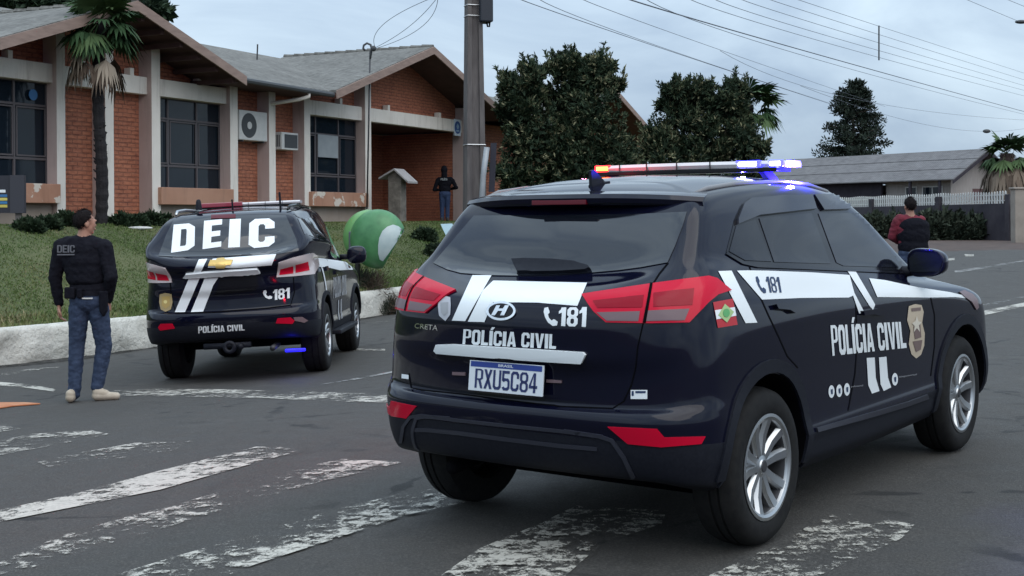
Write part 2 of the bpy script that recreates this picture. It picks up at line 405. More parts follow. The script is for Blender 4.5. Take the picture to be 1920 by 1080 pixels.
def car_body(name, fx, wheels, arch_r, mats, parent, plastic_row):
    g2, nv = body_grid(fx); nr, nc, _ = g2.shape
    vs = []; fs = []; ms = []
    for side in (1, -1):
        b = len(vs); vs += [(p[0], p[1] * side, p[2]) for rw in g2 for p in rw]
        for i in range(nr - 1):
            for j in range(nc - 1):
                f = (b + i * nc + j, b + i * nc + j + 1, b + (i + 1) * nc + j + 1, b + (i + 1) * nc + j)
                fs.append(f[::-1] if side == 1 else f); ms.append(1 if i < plastic_row * nv else 0)
        # floor
        c0 = len(vs); vs += [(p[0], 0, p[2] + .02) for p in g2[0]]
        for j in range(nc - 1):
            f = (b + j, c0 + j, c0 + j + 1, b + j + 1); fs.append(f[::-1] if side == 1 else f); ms.append(2)
    me = bpy.data.meshes.new(name); me.from_pydata(vs, [], fs); me.polygons.foreach_set('material_index', ms)
    bm = bmesh.new(); bm.from_mesh(me); bmesh.ops.remove_doubles(bm, verts=bm.verts, dist=2e-4)
    bmesh.ops.dissolve_degenerate(bm, dist=1e-5, edges=bm.edges); bmesh.ops.recalc_face_normals(bm, faces=bm.faces); bm.to_mesh(me); bm.free()
    o = link(name, me, mats)
    cut = MB()
    for (x, z) in wheels:
        for s in (1, -1):
            n = 40; cut.prism([(x + arch_r * math.cos(2 * math.pi * k / n), s * .56, z + arch_r * math.sin(2 * math.pi * k / n)) for k in range(n)], (0, s * .6, 0), 2)
    co = cut.build('cutter', mats)
    md = o.modifiers.new('b', 'BOOLEAN'); md.operation = 'DIFFERENCE'; md.object = co; md.solver = 'EXACT'; md.material_mode = 'INDEX'
    dg = bpy.context.evaluated_depsgraph_get(); ev = o.evaluated_get(dg)
    me2 = bpy.data.meshes.new_from_object(ev); o.modifiers.clear(); o.data = me2
    bpy.data.objects.remove(co)
    if len(me2.materials) == 0:
        for m in mats: me2.materials.append(m)
    me2.polygons.foreach_set('use_smooth', [True] * len(me2.polygons)); me2.set_sharp_from_angle(angle=math.radians(38))
    o.parent = parent
    bm = bmesh.new(); bm.from_mesh(me2); bvh = BVHTree.FromBMesh(bm); bm.free()
    return o, bvh

class Wrap:
    """lays flat shapes (traced in photo pixels, or given in the car's own side/rear plane) onto a car body"""
    step = 10
    def __init__(s, M, bvh, root): s.M, s.bvh, s.root = M, bvh, root; s.Mi = M.inverted(); s.o = s.Mi @ CAM
    def px(s, x, y):
        d = (s.Mi.to_3x3() @ ray(x, y)).normalized()
        h = s.bvh.ray_cast(s.o, d)
        if h[0] is None: return None
        n = h[1] if h[1].dot(d) < 0 else -h[1]; return h[0], n
    def side(s, x, z, sgn=-1):
        h = s.bvh.ray_cast(Vector((x, sgn * 3, z)), Vector((0, -sgn, 0)))
        if h[0] is None: return None
        n = h[1] if h[1].y * sgn > 0 else -h[1]; return h[0], n
    def rear(s, y, z):
        h = s.bvh.ray_cast(Vector((-3, y, z)), Vector((1, 0, 0)))
        if h[0] is None: return None
        n = h[1] if h[1].x < 0 else -h[1]; return h[0], n
    def shape(s, name, bm, fn, m, off=.003, skirt=0., step=10, mirror=False, parent=None, smooth=True, label=None):
        step = step if step != 10 else s.step
        for ax in (0, 1):
            cs = [v.co[ax] for v in bm.verts]; a, b = min(cs), max(cs); k = math.floor(a / step) + 1
            while k * step < b:
                co = [0, 0, 0]; no = [0, 0, 0]; co[ax] = k * step; no[ax] = 1
                bmesh.ops.bisect_plane(bm, geom=bm.verts[:] + bm.edges[:] + bm.faces[:], dist=1e-5, plane_co=co, plane_no=no); k += 1
        bad = []; nrm = {}
        for v in bm.verts:
            h = fn(v.co.x, v.co.y)
            if h is None: bad.append(v); continue
            nrm[v] = h[1]; v.co = h[0] + h[1] * off
        if bad: bmesh.ops.delete(bm, geom=bad, context='VERTS')
        if not bm.faces: bm.free(); return None
        fc = Vector((0, 0, 0))
        bm.normal_update()
        for f in bm.faces:
            if f.normal.dot(nrm[f.verts[0]]) < 0: f.normal_flip()
        if skirt:
            es = [e for e in bm.edges if len(e.link_faces) == 1]
            r = bmesh.ops.extrude_edge_only(bm, edges=es); nv = [x for x in r['geom'] if isinstance(x, bmesh.types.BMVert)]
            low = {}
            for v in nv:
                src = min((e.other_vert(v) for e in v.link_edges if e.other_vert(v) in nrm), key=lambda u: (u.co - v.co).length, default=None)
                if src: v.co = v.co - nrm[src] * skirt
            bmesh.ops.recalc_face_normals(bm, faces=bm.faces)
            # orient outward
            t = sum((f.normal.dot(nrm[f.verts[0]]) for f in bm.faces if f.verts[0] in nrm), 0.0)
            if t < 0: bmesh.ops.reverse_faces(bm, faces=bm.faces)
        if mirror:
            for v in bm.verts: v.co.y = -v.co.y
            bmesh.ops.reverse_faces(bm, faces=bm.faces)
        me = bpy.data.meshes.new(name); bm.to_mesh(me); bm.free()
        o = link(name, me, m, parent or s.root, 40 if smooth else False)
        if label: o['label'] = label
        return o
    @staticmethod
    def poly(*outs):
        bm = bmesh.new()
        for pts in outs:
            f = bm.faces.new([bm.verts.new((x, y, 0)) for x, y in pts]); f.normal_update(); bmesh.ops.triangulate(bm, faces=[f])
        return bm
    def patch(s, name, pts, m, fn=None, **k):
        outs = pts if isinstance(pts[0][0], (tuple, list)) else [pts]
        return s.shape(name, s.poly(*outs), fn or s.px, m, **k)
    def line(s, name, pts, wd, m, fn=None, **k):
        """a thin strip along a polyline (panel gaps, mouldings)"""
        bm = bmesh.new()
        P = [Vector((x, y)) for x, y in pts]; L_, R_ = [], []
        for i, p in enumerate(P):
            d = (P[min(i + 1, len(P) - 1)] - P[max(i - 1, 0)]).normalized(); nn = Vector((-d.y, d.x)) * wd / 2
            L_.append(bm.verts.new((*(p + nn), 0))); R_.append(bm.verts.new((*(p - nn), 0)))
        for i in range(len(P) - 1): bm.faces.new((L_[i], L_[i + 1], R_[i + 1], R_[i]))
        return s.shape(name, bm, fn or s.px, m, **k)
    def text(s, name, txt, quad, m, fn=None, fat=.02, st=0, **k):
        """quad: bottom-left, bottom-right, top-right, top-left"""
        bm = block_bm(txt, st) if st else text_bm(txt, fat); a, b, c, d = [Vector(p) for p in quad]
        for v in bm.verts:
            u, t = v.co.x, v.co.y; p = a * (1 - u) * (1 - t) + b * u * (1 - t) + c * u * t + d * (1 - u) * t; v.co = (p.x, p.y, 0)
        return s.shape(name, bm, fn or s.px, m, **k)

def glyphs(st):
    i_ = st; o_ = 1 - st; b = st * .52
    R_ = lambda x0, y0, x1, y1: [(x0, y0), (x1, y0), (x1, y1), (x0, y1)]
    def ring(x0, y0, x1, y1, c=.22, bb=b):
        w_, h_ = x1 - x0, y1 - y0; cx_, cy_ = c * w_, min(c * .62, .5 * h_)
        O = [(x0 + cx_, y0), (x1 - cx_, y0), (x1, y0 + cy_), (x1, y1 - cy_), (x1 - cx_, y1), (x0 + cx_, y1), (x0, y1 - cy_), (x0, y0 + cy_)]
        X0, X1, Y0, Y1 = x0 + i_, x1 - i_, y0 + bb, y1 - bb; k = .25 * (X1 - X0); kk = min(.06, .3 * (Y1 - Y0))
        I = [(X0 + k, Y0), (X1 - k, Y0), (X1, Y0 + kk), (X1, Y1 - kk), (X1 - k, Y1), (X0 + k, Y1), (X0, Y1 - kk), (X0, Y0 + kk)]
        return [[O[j], O[(j + 1) % 8], I[(j + 1) % 8], I[j]] for j in range(8)]
    o = ring(0, 0, 1, 1); up = [o[j] for j in range(8)]
    cgap = lambda q: [[(1, q[0]), (1, q[1]), (o_, q[1]), (o_, q[0])]]
    C_ = [o[j] for j in range(8) if j != 2] + cgap((.14, .36)) + cgap((.64, .86))
    dO = [(0, 0), (.72, 0), (1, .14), (1, .86), (.72, 1), (0, 1)]; dI = [(i_, b), (.60, b), (o_, b + .06), (o_, 1 - b - .06), (.60, 1 - b), (i_, 1 - b)]
    ringd = lambda f: [[f(dO[j]), f(dO[(j + 1) % 6]), f(dI[(j + 1) % 6]), f(dI[j])] for j in range(6)]
    pf = lambda p: (p[0], .42 + .58 * p[1])
    P_ = ringd(pf) + [R_(0, 0, i_, .42)]
    A_ = [[(0, 0), (i_, 0), (.5, .78), (.5, 1), (.5 - i_ * .55, 1)], [(1, 0), (.5 + i_ * .55, 1), (.5, 1), (.5, .78), (1 - i_, 0)], R_(.28, .16, .72, .16 + b)]
    return {'I': (i_ * 1.05, [R_(0, 0, 1, 1)]), 'Í': (i_ * 1.05, [R_(0, 0, 1, 1), [(.2, 1.05), (.9, 1.05), (1.5, 1.24), (.6, 1.24)]]), 'L': (.72, [R_(0, 0, i_ * 1.2, 1), R_(i_ * 1.2, 0, 1, b * 1.1)]),
            'E': (.74, [R_(0, 0, i_ * 1.2, 1), R_(i_ * 1.2, 0, 1, b), R_(i_ * 1.2, 1 - b, 1, 1), R_(i_ * 1.2, .5 - b / 2, .92, .5 + b / 2)]), 'O': (.86, o), 'C': (.84, C_), 'D': (.86, ringd(lambda p: p)), 'P': (.82, P_),
            'A': (.92, A_), 'V': (.92, [[(x, 1 - y) for x, y in p] for p in A_[:2]]), '1': (.56, [R_(.42, 0, 1, 1), [(.42, 1), (.42, .72), (0, .66), (0, .80), (.22, .86), (.36, 1)]]),
            '8': (.84, ring(0, 0, 1, .54, bb=b * .8) + ring(0, .46, 1, 1, bb=b * .8)), 'R': (.86, P_ + [[(.40, .44), (.72, .44), (1, 0), (1 - i_ * 1.05, 0)]]),
            'X': (.88, [[(0, 0), (i_ * 1.1, 0), (1, 1), (1 - i_ * 1.1, 1)], [(1 - i_ * 1.1, 0), (1, 0), (i_ * 1.1, 1), (0, 1)]]), 'U': (.84, [o[j] for j in (0, 1, 7)] + [R_(0, .13, i_, 1), R_(o_, .13, 1, 1)]),
            '5': (.82, [R_(0, 1 - b, .95, 1), R_(0, .5, i_, 1 - b)] + [q_ for j, q_ in enumerate(ring(0, 0, 1, .62)) if j not in (6,)]), '4': (.86, [R_(.52, 0, .52 + i_, 1), R_(0, .22, 1, .22 + b), [(0, .22 + b), (i_ * .9, .22 + b), (.52 + i_ * .3, 1), (.52, 1)]]),
            ' ': (.34, [])}
def block_bm(txt, st=.32, gap=.10):
    gl = glyphs(st); x = 0; bm = bmesh.new(); W_ = sum(gl[c][0] + gap for c in txt) - gap
    for c in txt:
        wd, ps = gl[c]
        for p in ps:
            f = bm.faces.new([bm.verts.new(((x + u * wd) / W_, t, 0)) for u, t in p]); f.normal_update(); bmesh.ops.triangulate(bm, faces=[f])
        x += wd + gap
    return bm
def text_bm(txt, fat=.02):
    cu = bpy.data.curves.new('t', 'FONT'); cu.body = txt; cu.offset = fat; cu.resolution_u = 3
    o = bpy.data.objects.new('t', cu); COL.objects.link(o); dg = bpy.context.evaluated_depsgraph_get()
    me = bpy.data.meshes.new_from_object(o.evaluated_get(dg)); bpy.data.objects.remove(o); bpy.data.curves.remove(cu)
    bm = bmesh.new(); bm.from_mesh(me); bpy.data.meshes.remove(me)
    xs = [v.co.x for v in bm.verts]; ys = [v.co.y for v in bm.verts]; x0, x1, y0, y1 = min(xs), max(xs), min(ys), max(ys)
    for v in bm.verts: v.co = ((v.co.x - x0) / (x1 - x0), (v.co.y - y0) / (y1 - y0), 0)
    return bm
def arc(cx, cy, r, a0, a1, n=10, ry=None): return [(cx + r * math.cos(a0 + (a1 - a0) * k / n), cy + (ry or r) * math.sin(a0 + (a1 - a0) * k / n)) for k in range(n + 1)]
PHONE = [(.05,.95),(.30,1.0),(.42,.72),(.30,.60),(.38,.42),(.55,.28),(.72,.36),(.98,.22),(.92,.02),(.62,0),(.30,.18),(.10,.45),(0,.75)]
def qmap(quad, pts):
    a, b, c, d = [Vector(p) for p in quad]; o = []
    for u, t in pts:
        p = a * (1 - u) * (1 - t) + b * u * (1 - t) + c * u * t + d * (1 - u) * t; o.append((p.x, p.y))
    return o

def make_wheel(root, R, w, rim, style, name='wheel'):
    """axle along local Y, outside face at -Y"""
    wheel = bpy.data.objects.new(name, None); COL.objects.link(wheel); wheel.parent = root
    h = w / 2; b = MB()
    b.lathe([(rim - .012, -h + .02), (rim + .012, -h + .004), (rim + .02, -h), (R - .065, -h - .006), (R - .03, -h + .002), (R - .012, -h + .02), (R - .001, -h + .055),
             (R, -h + .06), (R - .008, -h + .062), (R - .008, -h + .072), (R, -h + .074), (R, -.006), (R - .008, -.004), (R - .008, .006), (R, .008), (R, h - .06), (R - .012, h - .02), (R - .06, h), (rim, h), (rim - .012, h - .02), (rim - .012, -h + .02)], 'Y', 56)
    b.build('tyre', RUB, wheel, 35)
    r = MB()
    r.lathe([(rim + .008, -h + .008), (rim + .010, -h - .001), (rim - .004, -h - .003), (rim - .016, -h + .004), (rim - .020, -h + .016)], 'Y', 56)
    r.lathe([(rim - .020, -h + .016), (rim - .024, -h + .04), (rim - .03, h - .02)], 'Y', 56, 1)
    r.lathe([(.0, -h + .105), (rim - .022, -h + .10)], 'Y', 40, 1)                 # dark brake disc and back
    r.lathe([(.0, -h + .020), (.030, -h + .020), (.034, -h + .026), (.062, -h + .034), (.068, -h + .06)], 'Y', 24, 0)
    def spoke(a0, a1, w0, w1, y0, y1, r0, r1):
        p0 = Vector((math.cos(a0) * r0, 0, math.sin(a0) * r0)); p1 = Vector((math.cos(a1) * r1, 0, math.sin(a1) * r1))
        d = (p1 - p0).normalized(); t = Vector((-d.z, 0, d.x))
        pm = p0 + (p1 - p0) * .55
        st = [(p0, w0, y0), (pm, (w0 + w1) * .5, y0 - .004), (p1, w1, y1)]; vs = []
        for p, ww, y in st:
            for (sx, dy) in ((-.5, .016), (-.3, 0), (.3, 0), (.5, .016), (.5, .04), (-.5, .04)): vs.append(p + t * ww * sx + Vector((0, y + dy, 0)))
        fs = []
        for i in range(2):
            for k in range(6): fs.append((i * 6 + k, (i + 1) * 6 + k, (i + 1) * 6 + (k + 1) % 6, i * 6 + (k + 1) % 6))
        r.add(vs, fs)
    for k in range(5):
        a = 2 * math.pi * k / 5 + math.pi / 2 + .1
        sp = .235 if style == 0 else .16
        for s in (-1, 1): spoke(a + s * .30, a + s * sp * 1.18, .046, .060, -h + .030, -h + .006, .045, rim - .012)
        if style == 0: spoke(a, a, .03, .02, -h + .045, -h + .05, .05, rim * .55)
    for k in range(5):
        a = 2 * math.pi * k / 5 + math.pi / 2 + .1 + math.pi / 5
        r.lathe([(0, -h + .030), (.009, -h + .030), (.010, -h + .05)], 'Y', 8, 1, (math.cos(a) * .052, 0, math.sin(a) * .052))
    r.lathe([(0, -h + .016), (.024, -h + .017), (.027, -h + .022)], 'Y', 20, 1)
    r.build('rim', [ALLOY, ALLOYD], wheel, 30)
    return wheel
def wheels(root, R, w, rim, track, wb, style):
    first = make_wheel(root, R, w, rim, style)
    for i, (x, s) in enumerate(((0, -1), (wb, -1), (0, 1), (wb, 1))):
        o = first if i == 0 else copy_tree(first, root)
        o.location = (x, s * track, R); o.rotation_euler = (0, 0, 0 if s < 0 else math.pi)
def mirror_obj(o):
    """a mirrored twin of a part (for the far side of the car)"""
    me = o.data.copy(); c = o.copy(); c.data = me; COL.objects.link(c)
    bm = bmesh.new(); bm.from_mesh(me)
    for v in bm.verts: v.co.y = -v.co.y
    bmesh.ops.reverse_faces(bm, faces=bm.faces); bm.to_mesh(me); bm.free(); return c

# ------------------------------------------------------------------ near car
carA = empty('police_car', M_A, 'nearest black police SUV, red and blue roof lights lit, POLÍCIA CIVIL on door', 'police car', 'police cars')
bodyA, bvA = car_body('body', lambda p, ri: p, [(0, .36), (2.59, .36)], .392, [CARP, PLAS, SEAM], carA, 3)
W = Wrap(M_A, bvA, carA)
wheels(carA, .345, .215, .222, .765, 2.59, 0)
both = lambda o: (o, mirror_obj(o)) if o else None
# arches, sill
for x in (0, 2.59):
    both(W.patch('wheel_arch', arc(x, .36, .455, -.30, math.pi + .30, 24) + arc(x, .36, .397, math.pi + .30, -.30, 24), PLAS, lambda a, b: W.side(a, b), off=.012, skirt=.02, step=.06))
# glazing
both(W.patch('window_surround', [(1361,474),(1376,415),(1391,382),(1404,372),(1464,366.5),(1585,364),(1612,386),(1645,424),(1676,463),(1700,492),(1702,508),(1640,506),(1500,500),(1420,498),(1392,492)], GLOSSB, off=.002, skirt=.004))
for pts in ([(1366,472),(1379,424),(1415,412),(1445,491),(1396,489)], [(1422,410),(1520,400),(1556,495),(1450,492)], [(1533,401),(1594,400),(1640,438),(1682,489),(1684,502),(1580,499),(1567,493)]):
    both(W.patch('side_window', pts, SIDEG, off=.005, skirt=.004))
both(W.patch('window_visor', [(1380,412),(1392,383),(1405,374),(1465,368.5),(1519,367),(1527,393),(1421,405),(1380,422)], VISOR, off=.016, skirt=.013))
both(W.patch('window_visor', [(1523,367),(1584,366.5),(1600,381),(1607,393),(1541,395)], VISOR, off=.016, skirt=.013))
both(W.line('window_trim', [(1361,475),(1392,494),(1420,500),(1500,503),(1640,509),(1702,512)], 4.5, GLOSSB, off=.006, skirt=.006))
W.patch('rear_window', [(813,494),(838,506),(864,513),(915,517),(967,518),(1035,517),(1109,512),(1160,507.5),(1202,502),(1252,493),(1266,462),(1280,425),(1288,398),(1200,402),(1050,404),(889,405)], TINT, off=.004, skirt=.006)
ws = W.patch('windscreen', [(2.16,-.5),(2.24,-.25),(2.26,0),(2.24,.25),(2.16,.5),(1.30,.44),(1.40,.2),(1.42,0),(1.40,-.2),(1.30,-.44)], TINT,
        lambda x, y: (lambda h: None if h[0] is None else (h[0], h[1] if h[1].z > 0 else -h[1]))(bvA.ray_cast(Vector((x, y, 3)), Vector((0, 0, -1)))), off=.004, step=.08)
# panel gaps
W.line('panel_gap', [(1253,493),(1236,514),(1222,536)], 3.0, SEAM, off=.0015, step=8)
W.line('panel_gap', [(1206,606),(1196,650),(1192,690),(1184,722),(1170,752),(1150,765)], 2.6, SEAM, off=.0015, step=8)
W.line('panel_gap', [(1150,766),(1050,762),(950,750),(860,738),(790,731),(771,727),(767,700)], 2.6, SEAM, off=.0015, step=8)
both(W.line('panel_gap', [(1405,500),(1420,545),(1440,590),(1461,634),(1476,668),(1496,690)], 2.4, SEAM, off=.0015, step=8))
both(W.line('panel_gap', [(1590,507),(1604,560),(1607,640),(1603,700),(1590,770)], 2.0, SEAM, off=.0015, step=8))
both(W.line('panel_gap', [(1742,545),(1752,590),(1752,650),(1745,705)], 2.0, SEAM, off=.0015, step=8))
both(W.line('door_moulding', [(1530,806),(1580,792),(1640,775),(1700,757),(1738,743)], 8, SATIN, off=.010, skirt=.010))
# rear lamps
for nm, pts, m, off in (('tail_light', [(1091,554),(1220,534.5),(1327,519),(1342,523),(1369,545),(1344,553),(1328,566),(1311,584),(1291,605),(1208,606.5),(1137,605),(1114,585)], REDL, .010),):
    t1 = W.patch(nm, pts, m, off=off, skirt=.014); t2 = mirror_obj(t1)
    for nm2, p2, m2 in (('clear_strip', [[(1120,587),(1201,585),(1198,603),(1139,602)], [(1213,584),(1291,580),(1282,601),(1211,603)]], CLEARL), ('dark_lens', [[(1113,566),(1208,556),(1205,578),(1122,579)], [(1226,552),(1300,543),(1296,573),(1226,577)]], REDD), ('lamp_gap', [(1220,534),(1225,534),(1212,606),(1206,606)], SEAM)):  # clear strips, darker red inner panels and the gap between lamp halves
        a = W.patch(nm2, p2, m2, off=off + (.002 if nm2 != 'lamp_gap' else .003), parent=t1); b = mirror_obj(a); b.parent = t2
both(W.patch('reflector', [(1140,800),(1232,804),(1246,820),(1322,818),(1314,832),(1240,838),(1178,832)], REDL, off=.006, skirt=.010))
# white livery on the tailgate
W.patch('stripe', [(848,601),(886,517),(922,517),(873,602)], WHITE_V)
W.patch('stripe', [(878,603),(906,545),(925,527),(1101,531),(1083,574),(1010,568),(925,567),(909,604)], WHITE_V)
W.text('lettering', 'POLÍCIA CIVIL', [(868,645),(1043,654),(1044,627),(870,617)], WHITE_V, st=.33)
W.text('phone_number', '181', [(1047,611),(1099,613),(1101,576),(1049,577)], WHITE_V, st=.33)
W.patch('phone_symbol', qmap([(1020,611),(1047,611),(1047,576),(1020,576)], PHONE), WHITE_V)
bdg = W.patch('police_badge', [(823,560),(833,555),(845,558),(846,572),(845,590),(836,602),(824,592),(822,575)], BEIGE_V)
bdg.data.materials[0] = mat('silver_vinyl', (.42, .43, .47), .5)
W.patch('badge_detail', [(827,568),(841,567),(841,586),(834,593),(828,586)], GREY_V, off=.005, parent=bdg)
em = W.patch('emblem', arc(941, 583.5, 27.5, 0, 2 * math.pi, 28, 17.5)[:-1], CHROME, off=.008, skirt=.008)
W.patch('emblem_field', [arc(941, 583.5, 23, 0, 2 * math.pi, 24, 13.5)[:-1]], GLOSSB, off=.0085, parent=em)
for p in ([(924,592),(931,592),(937,584),(945,584),(941,592),(948,592),(957,574),(950,574),(946,580),(938,580),(941,574),(934,574)],): W.patch('emblem_letter', p, CHROME, off=.012, parent=em)
W.text('model_lettering', 'CRETA', [(778,615),(821,620),(822,610),(779,606)], CHROME, fat=.0)
W.patch('sticker', [(754,709),(767,711),(767,703),(754,701)], WHITE_V)
st = W.patch('sticker', [(1183,731),(1214,731),(1214,748),(1183,748)], WHITE_V)
W.patch('sticker_print', [[(1185,733),(1189,733),(1189,742),(1185,742)], [(1192,733),(1211,733),(1211,737),(1192,737)]], BLUE_V, off=.0045, parent=st)
# tailgate grip bar and number plate
both_bar = W.patch('tailgate_grip', [(822,646),(850,645),(1095,660),(1100,665),(1092,680),(1000,674),(823,661),(818,656)], WHITE_V, off=.018, skirt=.02)
def plate_pt(u, v): return Vector((-.742 + .016 * v, .20 - .40 * u, .692 + .13 * v))
pl = MB(); pl.prism([plate_pt(0, 0), plate_pt(1, 0), plate_pt(1, 1), plate_pt(0, 1)], (.008, 0, 0)); plate = pl.build('number_plate', PLATEW, carA, bevel=.002)
def plate_fn(u, v): return plate_pt(u, v) + Vector((0, 0, 0)), Vector((-1, 0, 0))
W.patch('plate_band', [(.02,.80),(.98,.80),(.98,.98),(.02,.98)], PLATEB, fn=plate_fn, off=.0012, step=2, parent=plate)
W.text('plate_number', 'RXU5C84', [(.09,.10),(.93,.10),(.93,.74),(.09,.74)], PLATET, fn=plate_fn, off=.0015, step=2, parent=plate, st=.27)
W.text('plate_country', 'BRASIL', [(.40,.85),(.60,.85),(.60,.94),(.40,.94)], PLATEW, fn=plate_fn, off=.0016, step=2, parent=plate)
for p in ([(850,697),(874,698),(874,704),(850,703)], [(1026,711),(1054,713),(1054,718),(1026,717)]):
    W.patch('plate_lamp', p, CLEARL, off=.008, skirt=.008)
# side livery
WH = []
def s2(*a, **k): o = W.patch(*a, **k); mirror_obj(o)
s2('stripe', [(1346,509),(1371,508),(1419,605),(1397,606)], WHITE_V)
s2('stripe', [(1381,508),(1402,507.5),(1440,508),(1520,511),(1592,516),(1602,553),(1590,558),(1500,559),(1428,562)], WHITE_V)
s2('stripe', [(1588,508),(1604,510),(1640,571),(1636,581),(1629,573)], WHITE_V)
s2('stripe', [(1592,532),(1620,586),(1610,588),(1599,556)], WHITE_V)
s2('stripe', [(1629,522),(1660,526),(1720,539),(1780,548),(1815,556),(1828,574),(1815,560),(1790,557),(1740,558),(1644,557)], WHITE_V)
W.text('phone_number', '181', [(1439,549),(1464,549),(1459,520),(1433,519)], BLUE_V, off=.005, st=.26)
W.patch('phone_symbol', qmap([(1422,551),(1436,550),(1430,519),(1414,518)], PHONE), BLUE_V, off=.005)
W.text('lettering', 'POLÍCIA CIVIL', [(1560,667),(1699,652),(1694,603),(1556,610)], WHITE_V, st=.33)
s2('stripe', [(1624,671),(1639,670),(1641,708),(1648,733),(1634,738),(1627,722)], WHITE_V)
s2('stripe', [(1647,670),(1661,668.5),(1664,708),(1670,726),(1656,733),(1650,720)], WHITE_V)
for x, y in ((1558,734), (1572.5,732.5), (1587,730), (1677,711)):
    c = W.patch('social_icon', arc(x, y, 5.6, 0, 2 * math.pi, 14, 12)[:-1], WHITE_V)
    W.patch('icon_mark', [(x-2,y-4),(x+1.8,y-5),(x+1.8,y+5),(x-1.2,y+4)], BLUE_V, off=.005, parent=c)
W.text('small_lettering', 'policiacivil', [(1595,727),(1617,725),(1617,721),(1595,723)], GREY_V, fat=0)
W.text('small_lettering', 'delegaciavirtual', [(1684,709),(1718,704),(1718,700),(1684,705)], GREY_V, fat=0)
sh = W.patch('police_badge', [(1703,574),(1715,570),(1727,572),(1731,585),(1728,605),(1733,625),(1732,648),(1726,665),(1717,672),(1708,664),(1703,645),(1706,620),(1700,600)], BEIGE_V)
BRV = mat('brown_vinyl', (.16, .11, .10), .6)
for p_ in ([(1707,578),(1725,576),(1725,582),(1708,584)], [(1711,612),(1724,608),(1726,632),(1714,636)], [(1710,640),(1728,637),(1725,655),(1716,660)]): W.patch('badge_detail', p_, BRV, off=.005, parent=sh)
W.patch('badge_star', [(1717,592),(1720,602),(1726,604),(1721,610),(1723,622),(1717,615),(1711,623),(1713,611),(1708,606),(1714,602)], mat('pale_vinyl', (.62, .57, .48), .5), off=.006, parent=sh)
fl = W.patch('state_flag', [(1336,567),(1373,560),(1382,609),(1345,615)], RED_V)
W.patch('flag_band', [(1339,582),(1376,576),(1379,592),(1342,599)], WHITE_V, off=.0045, parent=fl)
W.patch('flag_diamond', [(1357,570),(1374,585),(1361,605),(1345,591)], mat('pale_green_vinyl', (.35, .5, .22), .5), off=.006, parent=fl)
W.patch('flag_wreath', arc(1359.5, 587, 6.5, 0, 2 * math.pi, 12, 8)[:-1], GREEN_V, off=.0075, parent=fl)
for pts in ([(1448,572),(1470,568),(1494,571),(1497,577),(1484,588),(1474,582),(1452,580)], [(1612,583),(1640,578),(1657,581),(1658,587),(1645,592),(1632,589),(1614,591)]):
    h = W.patch('door_handle', pts, CARP, off=.022, skirt=.024); mirror_obj(h)
s2('headlight', [(1797,548),(1806,545),(1822,552),(1831,562),(1833,577),(1829,581),(1820,566),(1806,556)], CLEARL, off=.008, skirt=.01)
# spoiler with brake light
b = MB(); sec = []
for k in range(17):
    y = -.655 + 1.31 * k / 16; e = abs(y) / .655; zz = -.022 * e ** 3; xx = .155 * e ** 2.4
    sec.append([(-.10 + .03 * e, y * .96, 1.560 - .018 * e ** 2), (-.22 + xx * .7, y * .99, 1.556 + zz), (-.300 + xx, y, 1.545 + zz), (-.318 + xx, y, 1.526 + zz), (-.312 + xx, y, 1.505 + zz), (-.290 + xx, y, 1.492 + zz), (-.21 + xx * .8, y * .985, 1.484 + zz), (-.10, y * .95, 1.495)])
vs = [p for s_ in sec for p in s_]; n = 8; fs = []
for i in range(16):
    for k in range(n): fs.append((i * n + k, i * n + (k + 1) % n, (i + 1) * n + (k + 1) % n, (i + 1) * n + k))
fs += [tuple(range(n - 1, -1, -1)), tuple(range(16 * n, 17 * n))]
b.add(vs, fs); sp = b.build('spoiler', CARP, carA, 32)
bl = MB(); bl.frame_box((-.319, -.15, 1.497), (0, .30, 0), (.002, 0, .022), (.03, 0, 0)); bl.build('brake_light', BRKL, sp, bevel=.003)
# wiper, aerial, rails
W.patch('rear_wiper', [(963,489),(985,487.5),(1040,489),(1080,493),(1106,502),(1109,506),(1100,511),(1050,514),(972,515)], PLAS, off=.022, skirt=.02)
b = MB(); b.prism([(-.05, .012, 1.575), (.09, .02, 1.595), (.09, -.02, 1.595), (-.05, -.012, 1.575)], (0, 0, .012)); b.prism([(-.05, -.008, 1.585), (.06, -.01, 1.605), (-.02, -.006, 1.66), (-.05, -.006, 1.655)], (0, .016, 0)); b.build('aerial', PLAS, carA, 30)
for s in (1, -1):
    b = MB(); b.tube([(-.10, s * .575, 1.538), (.0, s * .585, 1.560), (.25, s * .592, 1.580), (.7, s * .602, 1.590), (1.05, s * .602, 1.576), (1.28, s * .597, 1.545), (1.36, s * .59, 1.525)], [.008, .013, .014, .014, .014, .013, .008], 8); b.build('roof_rail', RAIL, carA, True)
# mirrors
for s in (1, -1):
    b = MB(); b.ball((0, 0, 0), 1, 0, 24, 16); pw = lambda a: math.copysign(abs(a) ** .68, a); b.v = [(1.90 + .085 * pw(x), s * (.915 + .105 * pw(y * s)) + 0, 1.150 + (.078 - .012 * y * s) * pw(z)) for x, y, z in b.v]; mo = b.build('mirror', CARP, carA, True)
    for v in mo.data.vertices:
        if v.co.x < 1.865: v.co.x = 1.865
    c = MB(); c.prism([(1.863, s * .83, 1.10), (1.863, s * .99, 1.105), (1.863, s * 1.01, 1.16), (1.863, s * .98, 1.205), (1.863, s * .86, 1.21), (1.863, s * .825, 1.175)], (-.004, 0, 0)); c.build('mirror_glass', TINT, mo)
    d = MB(); d.tube([(1.86, s * .74, 1.10), (1.89, s * .80, 1.10), (1.90, s * .86, 1.11)], [.035, .03, .028], 8); d.build('mirror_arm', PLAS, mo, True)
